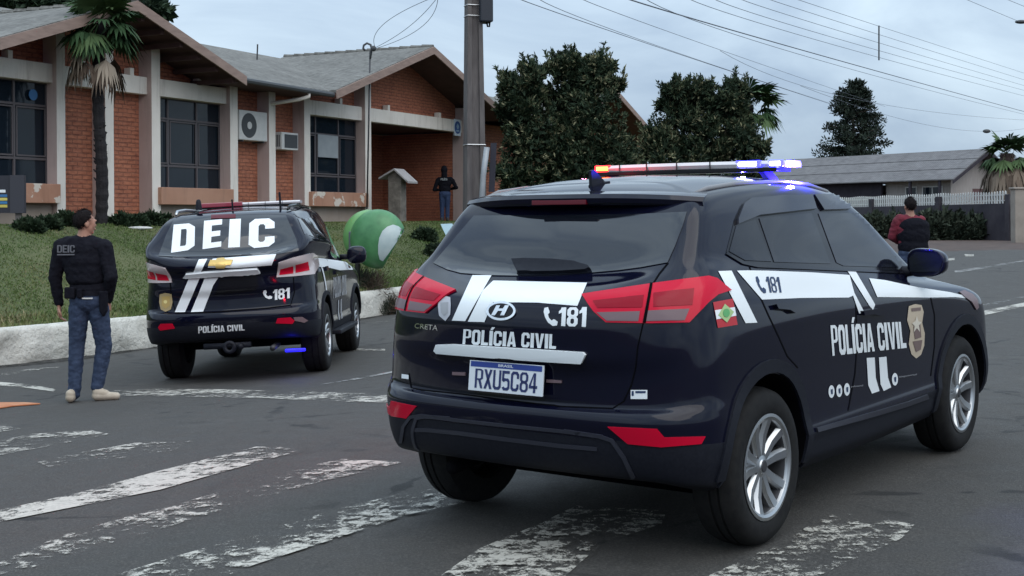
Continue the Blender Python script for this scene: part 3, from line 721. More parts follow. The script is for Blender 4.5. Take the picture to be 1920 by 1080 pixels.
# exhaust, underbody
b = MB(); b.tube([(-.60, .42, .30), (-.30, .42, .32)], .03, 12); b.box((1.2, 0, .235), (2.6, 1.2, .05)); b.build('underbody', SEAM, carA, True)
both(W.line('bumper_crease_highlight', [(1058,808),(1125,818),(1148,826),(1170,858),(1188,896)], 7, SATIN, off=.006, skirt=.01))  # raised crease strips in lighter plastic, standing in for highlights on the bumper
W.line('bumper_crease_highlight', [(1130,818),(1050,808),(950,798),(860,788),(790,779),(770,782),(757,800),(750,845)], 6, SATIN, off=.006, skirt=.01)
W.line('bumper_crease_highlight', [(1120,842),(1050,836),(950,824),(860,812),(800,806),(778,806)], 7, SATIN, off=.004, skirt=.008)
# roof light bar
def light_bar(root, x, z, hw, sk, lamps):
    e = bpy.data.objects.new('light_bar', None); COL.objects.link(e); e.parent = root; e.location = (x, 0, z)
    def sh(y): return sk * (abs(y) / hw) ** 2 * .10
    b = MB(); ys = np.linspace(-hw, hw, 25); vs = []; prof = [(-.088, -.018), (-.095, .0), (-.078, .016), (.078, .016), (.095, .0), (.088, -.018)]
    for y in ys:
        for a, c in prof: vs.append((a + sh(y), y, c))
    n = 6; fs = []
    for i in range(24):
        for k in range(n): fs.append((i * n + k, (i + 1) * n + k, (i + 1) * n + (k + 1) % n, i * n + (k + 1) % n))
    fs += [tuple(range(n)), tuple(range(25 * n - 1, 24 * n - 1, -1))]
    b.add(vs, fs); b.build('lens', BARGL, e, 30)
    c = MB(); c.box((0, 0, -.030), (.17, hw * 1.97, .022)); c.build('tray', GLOSSB, e, bevel=.004)
    d = MB()
    for y in np.linspace(-hw, hw, 7)[1:-1]:
        d = MB(); d.box((sh(y) - .0965, y, -.002), (.006, .005, .036)); d.build('divider', ALLOYD, e)
    for s in (1, -1):
        f = MB(); f.prism([(-.05, s * hw * .78, -.04), (.05, s * hw * .78, -.04), (.05, s * (hw * .78 + .05), -.10), (-.05, s * (hw * .78 + .05), -.10)], (0, s * .03, 0)); f.build('foot', ALLOYD, e)
    return e, sh
barA, shA = light_bar(carA, .86, 1.688, .565, 1, None)
def lamp_mod(e, y0, y1, m, mc, sh, core=True):
    b = MB(); ya = (y0 + y1) / 2
    b.box((sh(ya) - .092, ya, 0), (.022, abs(y1 - y0), .036)); o = b.build('lamp', m, e, bevel=.008)
    if core:
        c = MB(); c.box((sh(ya) - .104, ya, 0), (.006, abs(y1 - y0) * .72, .022)); c.build('lamp_core', mc, o, bevel=.003)
lamp_mod(barA, .56, .455, RED_E, REDW_E, shA)
lamp_mod(barA, -.315, -.455, BLUE_E, BLUEW_E, shA); lamp_mod(barA, -.48, -.56, BLUE_E, BLUEW_E, shA)
def glow(e, loc, col, pw, r=.03):
    l = bpy.data.lights.new('beacon_light', 'POINT'); l.energy = pw; l.color = col; l.shadow_soft_size = r
    o = bpy.data.objects.new('beacon_light', l); COL.objects.link(o); o.parent = e; o.location = loc; return o
glow(barA, (-.06, -.36, -.068), (.03, .02, 1), 50, .015); glow(barA, (.04, -.615, -.06), (.03, .02, 1), 110, .02)
glow(barA, (-.45, .52, -.085), (1, .01, .03), 24, .015); glow(barA, (-.03, .62, -.06), (1, .01, .03), 80, .02)

# ------------------------------------------------------------------ far car by the kerb
def fxB(p, ri):
    x, y, z = p
    z2 = float(np.interp(z, [.2, .36, .61, .66, 1.19, 1.45, 1.55, 1.64], [.36, .46, .72, .80, 1.38, 1.745, 1.86, 1.945]))
    if x >= 0: x2 = x * 1.10
    else:
        x2 = x * 1.55 - .30 * min(max((z - 1.0) / .18, 0), 1) * min(1, -x / .2)
    wf = {11: 1.12, 12: 1.22, 13: 1.16, 14: 1.10, 15: 1.08}.get(ri, 1.065)
    if x > .6: wf = 1.065
    return (x2, y * wf, z2)
carB = empty('police_car', M_B, 'black police SUV with DEIC across its rear window, stopped beside the white kerb wall', 'police car', 'police cars')
bodyB, bvB = car_body('body', fxB, [(0, .41), (2.845, .41)], .455, [CARP, PLAS, SEAM], carB, 3)
W = Wrap(M_B, bvB, carB); W.step = 3.5
wheels(carB, .40, .265, .235, .80, 2.845, 1)
for x in (0, 2.845):
    both(W.patch('wheel_arch', arc(x, .41, .505, -.15, math.pi + .15, 22) + arc(x, .41, .461, math.pi + .15, -.15, 22), PLAS, lambda a, b: W.side(a, b), off=.015, skirt=.02, step=.07))
W.patch('rear_window', [(297,480),(330,482),(420,481),(520,477),(560,470),(556,450),(536,404),(500,403),(430,405),(360,408),(326,413),(312,440)], TINT, off=.005, skirt=.008)
W.patch('brake_light', [(396,404),(442,403),(442,410),(396,411)], BRKL, off=.012, skirt=.012)
SW = [[(.98+.62,1.40),(.30,1.46),(.36,1.76),(1.02,1.74)], [(.24,1.46),(-.40,1.50),(-.30,1.74),(.28,1.765)], [(-.46,1.51),(-.80,1.56),(-.60,1.74),(-.36,1.745)]]
for pts in SW: both(W.patch('side_window', [(x, z) for x, z in pts], TINT, lambda a, b: W.side(a, b), off=.005, skirt=.006, step=.1))
wsB = W.patch('windscreen', [(2.36,-.55),(2.44,-.25),(2.46,0),(2.44,.25),(2.36,.55),(1.50,.46),(1.58,.2),(1.60,0),(1.58,-.2),(1.50,-.46)], TINT,
        lambda x, y: (lambda h: None if h[0] is None else (h[0], h[1] if h[1].z > 0 else -h[1]))(bvB.ray_cast(Vector((x, y, 3)), Vector((0, 0, -1)))), off=.004, step=.1)
# DEIC
for ch, q_ in (('D', [(321,475),(365,468),(366,419),(326,422)]), ('E', [(380,468),(415,463),(417,412),(383,415)]), ('I', [(428,465),(450,464),(452,411),(431,412)]), ('C', [(466,467),(515,462),(515,410),(468,412)])):
    W.text('lettering', ch, q_, WHITE_V, st=.37, off=.008)
W.patch('stripe', [(362,512),(373,487),(389,486),(376,511)], WHITE_V, off=.006)
W.patch('stripe', [(390,501),(399,486),(518,477),(509,497),(440,502)], WHITE_V, off=.006)
W.patch('stripe', [(328,586),(354,523),(375,521),(347,586)], WHITE_V, off=.006)
W.patch('stripe', [(358,586),(384,522),(410,520),(400,535),(381,585)], WHITE_V, off=.006)
em = W.patch('emblem', [(391,499),(395,490),(405,490),(408,487),(420,486),(424,489),(437,489),(433,497),(424,498),(421,502),(407,502),(404,499)], mat('gold_emblem', (.62, .42, .14), .3, .6), off=.02, skirt=.016)
W.patch('tailgate_grip', [(345,520),(349,512),(380,509),(482,502),(488,510),(470,514),(350,521)], WHITE_V, off=.03, skirt=.03)
W.patch('plate_recess', [(412,524),(482,517),(484,538),(476,546),(404,553)], GLOSSB, off=.002)
W.text('phone_number', '181', [(512,563),(543,559),(543,539),(512,543)], WHITE_V, st=.33, off=.006)
W.patch('phone_symbol', qmap([(493,562),(511,560),(511,542),(493,544)], PHONE), WHITE_V, off=.006)
bd = W.patch('police_badge', [(300,552),(310,549),(322,551),(324,566),(321,580),(311,585),(302,580),(299,566)], mat('ochre_vinyl', (.36, .28, .14), .5), off=.006)
W.patch('badge_detail', [(304,556),(319,555),(319,573),(311,579),(304,573)], GOLD_V, off=.008, parent=bd)
W.patch('badge_star', arc(311, 566, 3.5, 0, 6.28, 8)[:-1], mat('pale_yellow_vinyl', (.7, .6, .25), .5), off=.010, parent=bd)
W.text('lettering', 'POLÍCIA CIVIL', [(372,624.5),(459,619),(458,608),(372,612)], WHITE_V, st=.33, off=.006)
TLW = mat('tail_light_rim', (.55, .48, .48), .15, coat=1)
tl = W.patch('tail_light', [(518,520),(522,492),(548,483),(585,474),(594,480),(597,498),(588,514),(550,518)], TLW, off=.014, skirt=.02)
tl2 = mirror_obj(tl)
for p in ([(523,516),(525,503),(549,497),(549,513)], [(553,512),(553,495),(575,490),(578,507)]):
    a = W.patch('red_lens', p, REDL, off=.018, parent=tl); b2 = mirror_obj(a); b2.parent = tl2
rf = W.patch('reflector', [(517,606),(520,597),(545,595),(552,601),(548,607)], REDL, off=.008, skirt=.012)
mirror_obj(rf)
W.patch('bumper_lamp', [(552,601),(550,595),(566,594),(577,601),(570,605)], CLEARL, off=.008, skirt=.012)
W.line('panel_gap', [(318,520),(322,560),(330,588),(400,586),(500,578),(545,572),(552,548),(550,520)], 1.8, SEAM, off=.003)
for pts in ([(.70, 1.08), (.86, 1.08), (.86, 1.13), (.70, 1.13)], [(-.02, 1.14), (.14, 1.14), (.14, 1.19), (-.02, 1.19)]):
    both(W.patch('door_handle', pts, CARP, lambda a, b: W.side(a, b), off=.022, skirt=.024, step=.1))
sd = lambda a, b: W.side(a, b)
both(W.patch('stripe', [(-.55,1.20),(-.40,1.30),(2.4,1.20),(2.6,1.10),(1.2,1.12),(.1,1.18)], WHITE_V, sd, off=.006, step=.12))
both(W.patch('stripe', [(-.30,1.22),(-.22,1.22),(.0,.92),(-.08,.92)], WHITE_V, sd, off=.007, step=.12))
bx_ = both(W.text('lettering', 'POLÍCIA CIVIL', [(.55,.80),(1.85,.80),(1.85,1.05),(.55,1.05)], GREY_V, sd, st=.33, off=.006, step=.15))
for x0 in (1.0, 1.25): both(W.patch('stripe', [(x0,.76),(x0+.12,.76),(x0+.08,.52),(x0-.04,.52)], GREY_V, sd, off=.006, step=.12))
both(W.line('panel_gap', [(1.30,1.36),(1.30,.60),(1.22,.48)], .012, SEAM, sd, off=.002, step=.1))
both(W.line('panel_gap', [(.28,1.44),(.30,1.0),(.36,.55)], .012, SEAM, sd, off=.002, step=.1))
for s in (1, -1):
    b = MB(); b.box((1.42, s * .93, .40), (1.75, .17, .055)); b.build('side_step', PLAS, carB, bevel=.015)
    b = MB(); b.ball((0, 0, 0), 1, 0, 24, 16); pw = lambda a: math.copysign(abs(a) ** .7, a); b.v = [(1.95 + .09 * pw(x), s * (1.08 + .125 * pw(y * s)), 1.30 + .115 * pw(z)) for x, y, z in b.v]; mo = b.build('mirror', CARP, carB, True)
    d = MB(); d.tube([(1.93, s * .86, 1.28), (1.95, s * 1.0, 1.28)], .035, 8); d.build('mirror_arm', PLAS, mo, True)
    b = MB(); b.tube([(-.50, s * .62, 1.85), (-.40, s * .63, 1.89), (0, s * .64, 1.915), (1.0, s * .62, 1.915), (1.15, s * .60, 1.87)], [.014, .018, .018, .018, .014], 8); b.build('roof_rail', ALLOY if s > 0 else GLOSSB, carB, True)
b = MB(); b.prism([(-.93, .42, 1.415), (-.945, .40, 1.395), (-.945, -.18, 1.41), (-.93, -.18, 1.43)], (-.03, 0, -.01)); b.build('rear_wiper', PLAS, carB, bevel=.004)
b = MB(); b.tube([(-1.06, -.15, .40), (-1.14, -.15, .40)], .035, 10); b.lathe([(.03, -.02), (.07, -.02), (.07, .02), (.03, .02), (.03, -.02)], 'X', 16, 0, (-1.17, -.05, .40)); b.box((-1.02, 0, .41), (.10, .5, .06)); b.build('tow_hook', PLAS, carB, True)
b = MB(); b.tube([(-1.04, -.48, .36), (-.7, -.48, .38)], .032, 10); b.build('exhaust_pipe', ALLOYD, carB, True)
b = MB(); b.box((1.3, 0, .36), (2.9, 1.25, .08)); b.build('underbody', SEAM, carB)
b = MB(); b.box((-1.03, -.72, .325), (.03, .22, .035)); ul = b.build('underbody_lamp', mat('blue_led', (.02, .02, .3), .3, emit=(.015, .01, 1), es=1.6), carB, bevel=.01)
glow(carB, (-.93, -.70, .29), (.02, .02, 1), 1.2, .02)
barB, shB = light_bar(carB, .55, 1.975, .60, .6, None)
barB.children[0].data.materials[0] = mat('light_bar_lens_blue', (.10, .10, .17), .15, coat=.8)
b = MB(); b.box((-.06, .33, 0), (.11, .52, .052)); b.build('red_section', mat('light_bar_lens_red', (.26, .03, .05), .2, coat=.6), barB, bevel=.008)
b = MB(); b.lathe([(.035, 0), (.035, .03), (.028, .09), (.02, .115), (0, .12)], 'Z', 16, 0, (-.35, .40, 1.90)); b.build('camera_dome', PLAS, carB, True)
b = MB(); b.tube([(-.30, .03, 1.88), (-.32, .03, 2.0)], .010, 6); b.build('aerial', PLAS, carB)
b = MB(); b.tube([(-.25, -.50, 1.84), (-.27, -.50, 2.06)], .012, 6); b.build('aerial', PLAS, carB)
# ================================================================== ground and road
def sheet(name, xs, ys, m, lift, kind='structure', zf=None):
    X, Y = np.meshgrid(xs, ys); Z = (zf or gz)(X, Y) + lift
    vs = np.stack([X.ravel(), Y.ravel(), Z.ravel()], 1); nx, ny = len(xs), len(ys)
    fs = [(j * nx + i, j * nx + i + 1, (j + 1) * nx + i + 1, (j + 1) * nx + i) for j in range(ny - 1) for i in range(nx - 1)]
    me = bpy.data.meshes.new(name); me.from_pydata(vs.tolist(), [], fs); o = link(name, me, m, None, True); return tag(o, kind=kind)
DIRT = noisy('red_dirt', (.040, .026, .022), (.085, .055, .043), 1.5, .95, .5, 8)
ground = sheet('ground', np.r_[-900, -400, -150, -60, np.arange(-30, 61, 5), 90, 150, 400, 900], np.r_[-300, -100, -30, np.arange(-14, 81, 4.7), 120, 250, 600, 1500], DIRT, -.06)
KD = Vector((4.2, 8.5, 0)).normalized(); KN = Vector((-KD.y, KD.x, 0)); K0 = Vector((-6.7, 17.3, 0))     # kerb line, KN points to the lawn
ts = np.arange(-26, 62, .5); ws_ = np.r_[np.arange(-46, -10, 1.5), np.arange(-10, .4, .4)]
vs = []; nw = len(ws_)
SD = Vector((math.sin(.6425), math.cos(.6425), 0))
for t in ts:
    for q_ in ws_:
        p = K0 + KD * float(t) + KN * float(q_); vs.append((p.x, p.y, 0))
vs = np.array(vs); vs[:, 2] = gz(vs[:, 0], vs[:, 1])
ok = lambda v: v[1] < 40.5 + .02 * v[0]
fs = [];
for j in range(len(ts) - 1):
    for i in range(nw - 1):
        f = (j * nw + i, (j + 1) * nw + i, (j + 1) * nw + i + 1, j * nw + i + 1)
        if all(ok(vs[k]) for k in f): fs.append(f)
me = bpy.data.meshes.new('road'); me.from_pydata(vs.tolist(), [], fs)
bm = bmesh.new(); bm.from_mesh(me); bmesh.ops.delete(bm, geom=[v for v in bm.verts if not v.link_faces], context='VERTS'); bm.to_mesh(me); bm.free()
road = tag(link('road', me, ASPH, None, True), kind='structure')
GRIT_SHADE = mat('gutter_grit_shade', (.018, .016, .013), .95); q = G(GRIT_SHADE); q.l(q.rng(q.noise(3.5, 7, .7, vec=q.pos()), .42, .60, 0, .85), q.b.inputs['Alpha'])  # grit strip whose dark colour also paints the shadow at the wall foot
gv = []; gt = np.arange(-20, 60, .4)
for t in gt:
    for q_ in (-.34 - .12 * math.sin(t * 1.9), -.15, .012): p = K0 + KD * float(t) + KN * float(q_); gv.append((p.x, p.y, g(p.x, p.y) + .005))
me = bpy.data.meshes.new('gutter_grit_shade'); me.from_pydata(gv, [], [(j * 3 + i, (j + 1) * 3 + i, (j + 1) * 3 + i + 1, j * 3 + i + 1) for j in range(len(gt) - 1) for i in range(2)]); link('gutter_grit_shade', me, GRIT_SHADE, road, True)
def marking(name, pts, m, step=.35):
    """a painted shape on the road from its outline in the photograph"""
    bm = Wrap.poly([tuple(gp(x, y).xy) for x, y in pts])
    for ax in (0, 1):
        cs = [v.co[ax] for v in bm.verts]; k = math.floor(min(cs) / step) + 1
        while k * step < max(cs):
            co = [0, 0, 0]; no = [0, 0, 0]; co[ax] = k * step; no[ax] = 1
            bmesh.ops.bisect_plane(bm, geom=bm.verts[:] + bm.edges[:] + bm.faces[:], dist=1e-5, plane_co=co, plane_no=no); k += 1
    for v in bm.verts: v.co.z = g(v.co.x, v.co.y) + .006
    for f in bm.faces:
        f.normal_update()
        if f.normal.z < 0: f.normal_flip()
    me = bpy.data.meshes.new(name); bm.to_mesh(me); bm.free(); return link(name, me, m, road, True)
for pts, m in (
    ([(-40,984),(0,958),(150,925),(300,884),(430,852),(480,839),(530,840),(562,845),(540,853),(440,880),(300,920),(150,950),(0,980),(-40,992)], PAINT_OK),
    ([(-40,1070),(0,1056),(110,1008),(240,970),(330,948),(440,915),(560,880),(640,862),(755,868),(690,885),(600,905),(440,950),(330,985),(160,1035),(0,1085),(-40,1096)], PAINT_WORN),
    ([(150,1100),(330,1045),(470,1005),(620,960),(760,925),(890,910),(890,940),(760,968),(620,1015),(480,1060),(380,1100)], PAINT_MID),
    ([(800,1100),(900,1030),(1010,985),(1080,950),(1250,960),(1240,985),(1130,1020),(1040,1100)], PAINT_MID),
    ([(1290,1100),(1480,1012),(1520,985),(1560,963),(1640,970),(1715,986),(1690,1012),(1580,1060),(1500,1100)], PAINT_MID),
    ([(-40,835),(60,815),(170,808),(205,815),(90,838),(-40,862)], PAINT_MID),
    ([(-40,800),(0,798),(40,805),(-40,816)], PAINT_MID),
    ([(70,868),(150,850),(250,832),(365,827),(330,845),(220,862),(100,880)], PAINT_WORN),
    ([(170,738),(215,733),(300,730),(420,731),(560,735),(740,740),(740,756),(640,754),(480,747),(300,744),(190,743)], PAINT_MID),
    ([(-40,714),(0,717),(60,722),(105,731),(100,735),(50,728),(-40,720)], PAINT_OK),
    ([(-40,706),(60,692),(120,688),(60,696),(-40,711)], PAINT_WORN),
    ([(640,654),(722,655),(722,658),(640,658)], PAINT_OK),
    ([(700,604),(760,594),(760,598),(700,608)], PAINT_WORN),
    ([(600,722),(700,704),(740,696),(740,699),(650,716)], PAINT_FAINT),
    ([(1836,585),(1930,566),(1930,573),(1840,593)], PAINT_OK),
    ([(1836,573),(1930,553),(1930,556),(1838,577)], PAINT_FAINT),
    ([(1790,508),(1930,487),(1930,490),(1790,513)], PAINT_FAINT),
    ([(1760,487),(1790,484),(1790,488),(1760,490)], PAINT_OK), ([(1808,477),(1826,477),(1826,481),(1810,481)], PAINT_OK)):
    marking('road_marking', pts, m)
# ================================================================== kerb wall, lawn
BRICK = mat('brick', (.3, .1, .06), .85); q = G(BRICK); v = q.obj()
br = q.n('ShaderNodeTexBrick', {'Vector': q.n('ShaderNodeMapping', {'Vector': v, 'Rotation': (math.pi / 2, 0, 0)}).outputs['Vector'], 'Color1': (.47, .155, .075, 1), 'Color2': (.36, .112, .060, 1), 'Mortar': (.085, .034, .024, 1), 'Scale': 1.0, 'Mortar Size': .015, 'Mortar Smooth': .25, 'Bias': -.1, 'Brick Width': .27, 'Row Height': .092}, offset=.5)
c = q.mix(.45, br.outputs['Color'], q.ramp(q.noise(2.2, 6, .6, vec=v), [(.3, (.19, .066, .042)), (.7, (.50, .185, .10))]))
c = q.mix(.35, c, q.ramp(q.noise(26, 3, .6, vec=q.n('ShaderNodeMapping', {'Vector': v, 'Scale': (.35, 1, 1.2)}).outputs['Vector']), [(.35, (.17, .05, .034)), (.65, (.56, .235, .145))]))
q.col(c); q.bump(q.n('ShaderNodeMath', {0: 1.0, 1: br.outputs['Fac']}, operation='SUBTRACT').outputs[0], .9, .03)
def plaster(name, c1, c2, stain=(.25, .2, .17), peel=None):
    m = mat(name, c1, .85); q = G(m); v = q.obj()
    c = q.ramp(q.noise(1.6, 6, .6, vec=v), [(.3, c1), (.7, c2)])
    sv = q.n('ShaderNodeMapping', {'Vector': v, 'Scale': (5, 5, .5)}).outputs['Vector']
    c = q.mix(q.rng(q.noise(1.1, 6, .65, vec=sv), .52, .78, 0, .55), c, stain)
    if peel: c = q.mix(q.ramp(q.noise(2.6, 7, .6, vec=v, dist=.3), [(.56, (0, 0, 0)), (.585, (1, 1, 1))]), c, peel)
    q.col(c); q.bump(q.noise(30, 4, vec=v), .15, .01); return m
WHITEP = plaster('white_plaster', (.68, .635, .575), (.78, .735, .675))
PINK_SHADEP = plaster('pink_shaded_plaster', (.46, .36, .335), (.53, .42, .39))  # pink door frames; on pilaster sides it also carries their shade
SILLP = plaster('ochre_plaster', (.36, .19, .125), (.42, .235, .16), (.22, .13, .09))
SILLW = plaster('peeling_plaster', (.36, .18, .115), (.42, .23, .155), (.2, .11, .07), (.60, .54, .47))
BASEP = plaster('base_plaster', (.30, .24, .20), (.36, .30, .26))
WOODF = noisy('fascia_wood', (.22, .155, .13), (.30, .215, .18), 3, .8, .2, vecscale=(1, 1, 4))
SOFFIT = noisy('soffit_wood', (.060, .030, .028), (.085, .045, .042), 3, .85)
ROOFT = mat('roof_tile', (.3, .3, .28), .9); q = G(ROOFT); v = q.obj()
wv = q.n('ShaderNodeTexWave', {'Vector': v, 'Scale': 1.7, 'Distortion': .6, 'Detail': 2}, bands_direction='X').outputs['Fac']
c = q.ramp(q.noise(.9, 8, .7, vec=v, dist=.5), [(.32, (.07, .068, .062)), (.5, (.135, .133, .122)), (.68, (.22, .216, .20))])
c = q.mix(.5, c, q.ramp(q.noise(7, 6, .7, vec=v), [(.34, (.05, .048, .043)), (.66, (.24, .236, .22))]))
q.col(c); q.bump(wv, .5, .06)
WINGL = mat('window_glass', (.010, .016, .024), .06, spec=.28)
WINFR = mat('window_frame_paint', (.085, .075, .080), .6)
GREYB = noisy('blind_grey', (.26, .29, .31), (.32, .35, .37), 3, .6)
WHITEM = noisy('white_metal', (.52, .52, .51), (.60, .60, .58), 6, .5)
DARKM = mat('dark_grille', (.05, .055, .06), .6)
CONC = noisy('concrete', (.075, .066, .066), (.135, .122, .118), 2.5, .9, .35, 8, vecscale=(3, 3, .6))
STONE = noisy('rough_stone', (.09, .08, .07), (.20, .18, .155), 5, .9, .6, 8)
SLATE = noisy('slate', (.24, .23, .23), (.32, .31, .31), 5, .8)
LIME = mat('limewash', (.6, .6, .56), .9); q = G(LIME); v = q.obj()
c = q.ramp(q.noise(2.4, 8, .65, vec=v), [(.3, (.44, .43, .385)), (.62, (.64, .625, .57))])
c = q.mix(q.ramp(q.noise(9, 6, .7, vec=v), [(.6, (0, 0, 0)), (.72, (.7, .7, .7))]), c, (.26, .245, .22)); q.col(c); q.bump(q.noise(12, 6, .65, vec=v), .9, .05)
rnd = random.Random(4)
def gk(t): p = K0 + KD * t; return g(p.x, p.y)
# the kerb wall: a lumpy stone block, whitewashed
import mathutils.noise as mn
ts = np.arange(-20, 60, .09); prof = [(0, -.10), (0, .06), (.0, .16), (.005, .26), (.015, .36), (.03, .43), (.07, .475), (.16, .485), (.26, .47), (.32, .40), (.32, .0)]
vs = []; fs = []; nP = len(prof)
for t in ts:
    zb = gk(float(t)); tp = .025 * mn.noise(Vector((t * .4, 3, 0)))
    for i, (d, h) in enumerate(prof):
        p = K0 + KD * float(t) + KN * d
        k = mn.noise(Vector((t * 2.1, h * 4, 1.7))) * .06 + mn.noise(Vector((t * 6, h * 9, 4))) * .028
        if h < 0: k = 0
        vs.append((p.x - KN.x * k, p.y - KN.y * k, zb + h + (tp if h > .3 else 0) + (k * .25 if h > .2 else 0)))
for j in range(len(ts) - 1):
    for i in range(nP - 1): fs.append((j * nP + i, (j + 1) * nP + i, (j + 1) * nP + i + 1, j * nP + i + 1))
me = bpy.data.meshes.new('kerb_wall'); me.from_pydata(vs, [], fs)
tag(link('kerb_wall', me, LIME, None, True), 'low whitewashed rough stone wall holding the lawn above the road', 'wall')

TH = math.radians(25.6); FA = Vector((math.sin(TH), math.cos(TH), 0)); FN = Vector((FA.y, -FA.x, 0)); F0 = Vector((-1.53, 42, 0))
LAWN = mat('grass_soil', (.06, .08, .03), .95); q = G(LAWN); p = q.pos()
c = q.ramp(q.noise(.55, 6, .6, vec=p), [(.3, (.055, .088, .026)), (.5, (.085, .120, .036)), (.7, (.14, .145, .06))])
c = q.mix(.5, c, q.ramp(q.noise(12, 6, .7, vec=p), [(.3, (.040, .052, .020)), (.7, (.14, .135, .065))])); q.col(c); q.bump(q.noise(45, 4, .7, vec=p), .8, .04)
def lawn_z(t, q_):
    zb = gk(float(np.clip(t, -20, 60))) + .44; s = min(max((q_ - .25) / 4.6, 0), 1); s = s * (1.25 - .25 * s) if s < 1 else 1
    top = 1.55 + max(0, t - 30) * .012
    return zb + (max(top, zb) - zb) * s + .03 * mn.noise(Vector((t * .9, q_ * .9, 0)))
ts = np.arange(-26, 64, .5); qs = np.r_[np.arange(.25, 7, .45), 9, 14, 30, 60]
vs = []; fs = []; nq = len(qs)
for t in ts:
    for q_ in qs: p = K0 + KD * float(t) + KN * float(q_); vs.append((p.x, p.y, lawn_z(float(t), float(q_))))
for j in range(len(ts) - 1):
    for i in range(nq - 1): fs.append((j * nq + i, (j + 1) * nq + i, (j + 1) * nq + i + 1, j * nq + i + 1))
me = bpy.data.meshes.new('lawn'); me.from_pydata(vs, [], fs); tag(link('lawn', me, LAWN, None, True), kind='structure')
def lawn_at(px, py):
    r = ray(px, py); k = 12.0
    while k < 70:
        p = CAM + r * k; d = p - K0; t, q_ = d.dot(KD), d.dot(KN)
        if q_ > .1 and p.z < lawn_z(t, q_): return Vector((p.x, p.y, lawn_z(t, q_)))
        k += .05
    return p
def lawn_xy(x, y): d = Vector((x, y, 0)) - K0; return lawn_z(d.dot(KD), d.dot(KN))

# ================================================================== brick building
def fpt(u, b, z): return F0 + FA * u - FN * b + Vector((0, 0, z))           # along the front, depth behind the front plane, height
MBLD = Matrix((( FA.x, -FN.x, 0, F0.x), (FA.y, -FN.y, 0, F0.y), (0, 0, 1, 0), (0, 0, 0, 1)))   # local x along the front, y into the house
bld = empty('brick_building', MBLD, 'brown brick station with white pilasters and gabled grey roofs above the lawn', 'building')
Z0, ZB, ZT = 1.30, 4.38, 4.76
def bbox(mb, u0, u1, b0, b1, z0, z1, m=0): mb.frame_box((u0, b0, z0), (u1 - u0, 0, 0), (0, 0, z1 - z0), (0, b1 - b0, 0), m)
PIL = [(-17.40, -17.17), (-16.04, -15.79), (-14.61, -14.33), (-11.87, -11.58), (-10.33, -10.06), (-8.81, -8.54), (-5.86, -5.55), (.02, .32)]
def roof_z(u):           # underside of the roof over the front, from the gables
    z = 4.80
    for a, h in ((-16.2, 3.6), (-3.75, 5.1), (10.9, 5.2)): z = max(z, 4.80 + max(0, h - abs(u - a)) * .335)
    return z
for (u0, u1) in PIL:
    b = MB(); zt = min(roof_z(u0), roof_z(u1)) + .02
    vsx = [(u0, 0), (u1, 0), (u1, .40), (u0, .40)]
    b.add([(u, y, Z0) for u, y in vsx] + [(u, y, zt) for u, y in vsx], [(0, 3, 2, 1), (4, 5, 6, 7)], 0)
    b.quad((u0, 0, Z0), (u1, 0, Z0), (u1, 0, zt), (u0, 0, zt), 0); b.quad((u1, 0, Z0), (u1, .40, Z0), (u1, .40, zt), (u1, 0, zt), 0)
    b.quad((u0, .40, Z0), (u0, 0, Z0), (u0, 0, zt), (u0, .40, zt), 1); b.quad((u1, .40, Z0), (u0, .40, Z0), (u0, .40, zt), (u1, .40, zt), 1)  # side and back faces: pinkish, with their shade put into the plaster colour
    b.build('pilaster', [WHITEP, PINK_SHADEP], bld)
def wall_with_gable(u0, u1, b0, z0, name='wall', m=BRICK):
    us = sorted(set([u0, u1] + [x for x in (-16.2, -12.6, -8.85, -3.75, 1.35, 5.7, 10.9, 16.1) if u0 < x < u1])); mb = MB()
    poly = [(u0, b0, z0), (u1, b0, z0)] + [(x, b0, roof_z(x)) for x in reversed(us)]
    mb.prism(poly, (0, .25, 0)); return mb.build(name, m, bld)
wall_with_gable(-20.2, -17.4, .36, ZT - .1)                       # gable brick over the left window
wall_with_gable(-17.17, -16.04, .36, Z0); wall_with_gable(-15.79, -14.61, .36, Z0)
wall_with_gable(-14.33, -11.87, .36, ZT - .1)
wall_with_gable(-11.58, -10.33, .36, Z0); wall_with_gable(-10.06, -8.81, .36, Z0)
wall_with_gable(-8.54, -5.86, .36, ZT - .1); wall_with_gable(-5.55, .02, .30, ZT - .06)
wall_with_gable(.32, 18.0, .36, Z0)
for (u0, u1, d) in ((-20.2, -17.4, .10), (-17.17, -16.04, .12), (-15.79, -14.61, .12), (-14.33, -11.87, .10), (-8.54, -5.86, .10), (-5.55, .02, .06)):
    b = MB(); bbox(b, u0, u1, d, d + .22, ZB, ZT); b.build('beam', WHITEP, bld, bevel=.01)
    for k in range(2 if u1 - u0 > 3 else 1):
        uu = u0 + (u1 - u0) * ((.2, .75)[k] if u1 - u0 > 3 else .62)
        c = MB(); bbox(c, uu - .06, uu + .06, d + .02, d + .2, ZT, ZT + .16); c.build('beam_bracket', WHITEP, bld, bevel=.01)
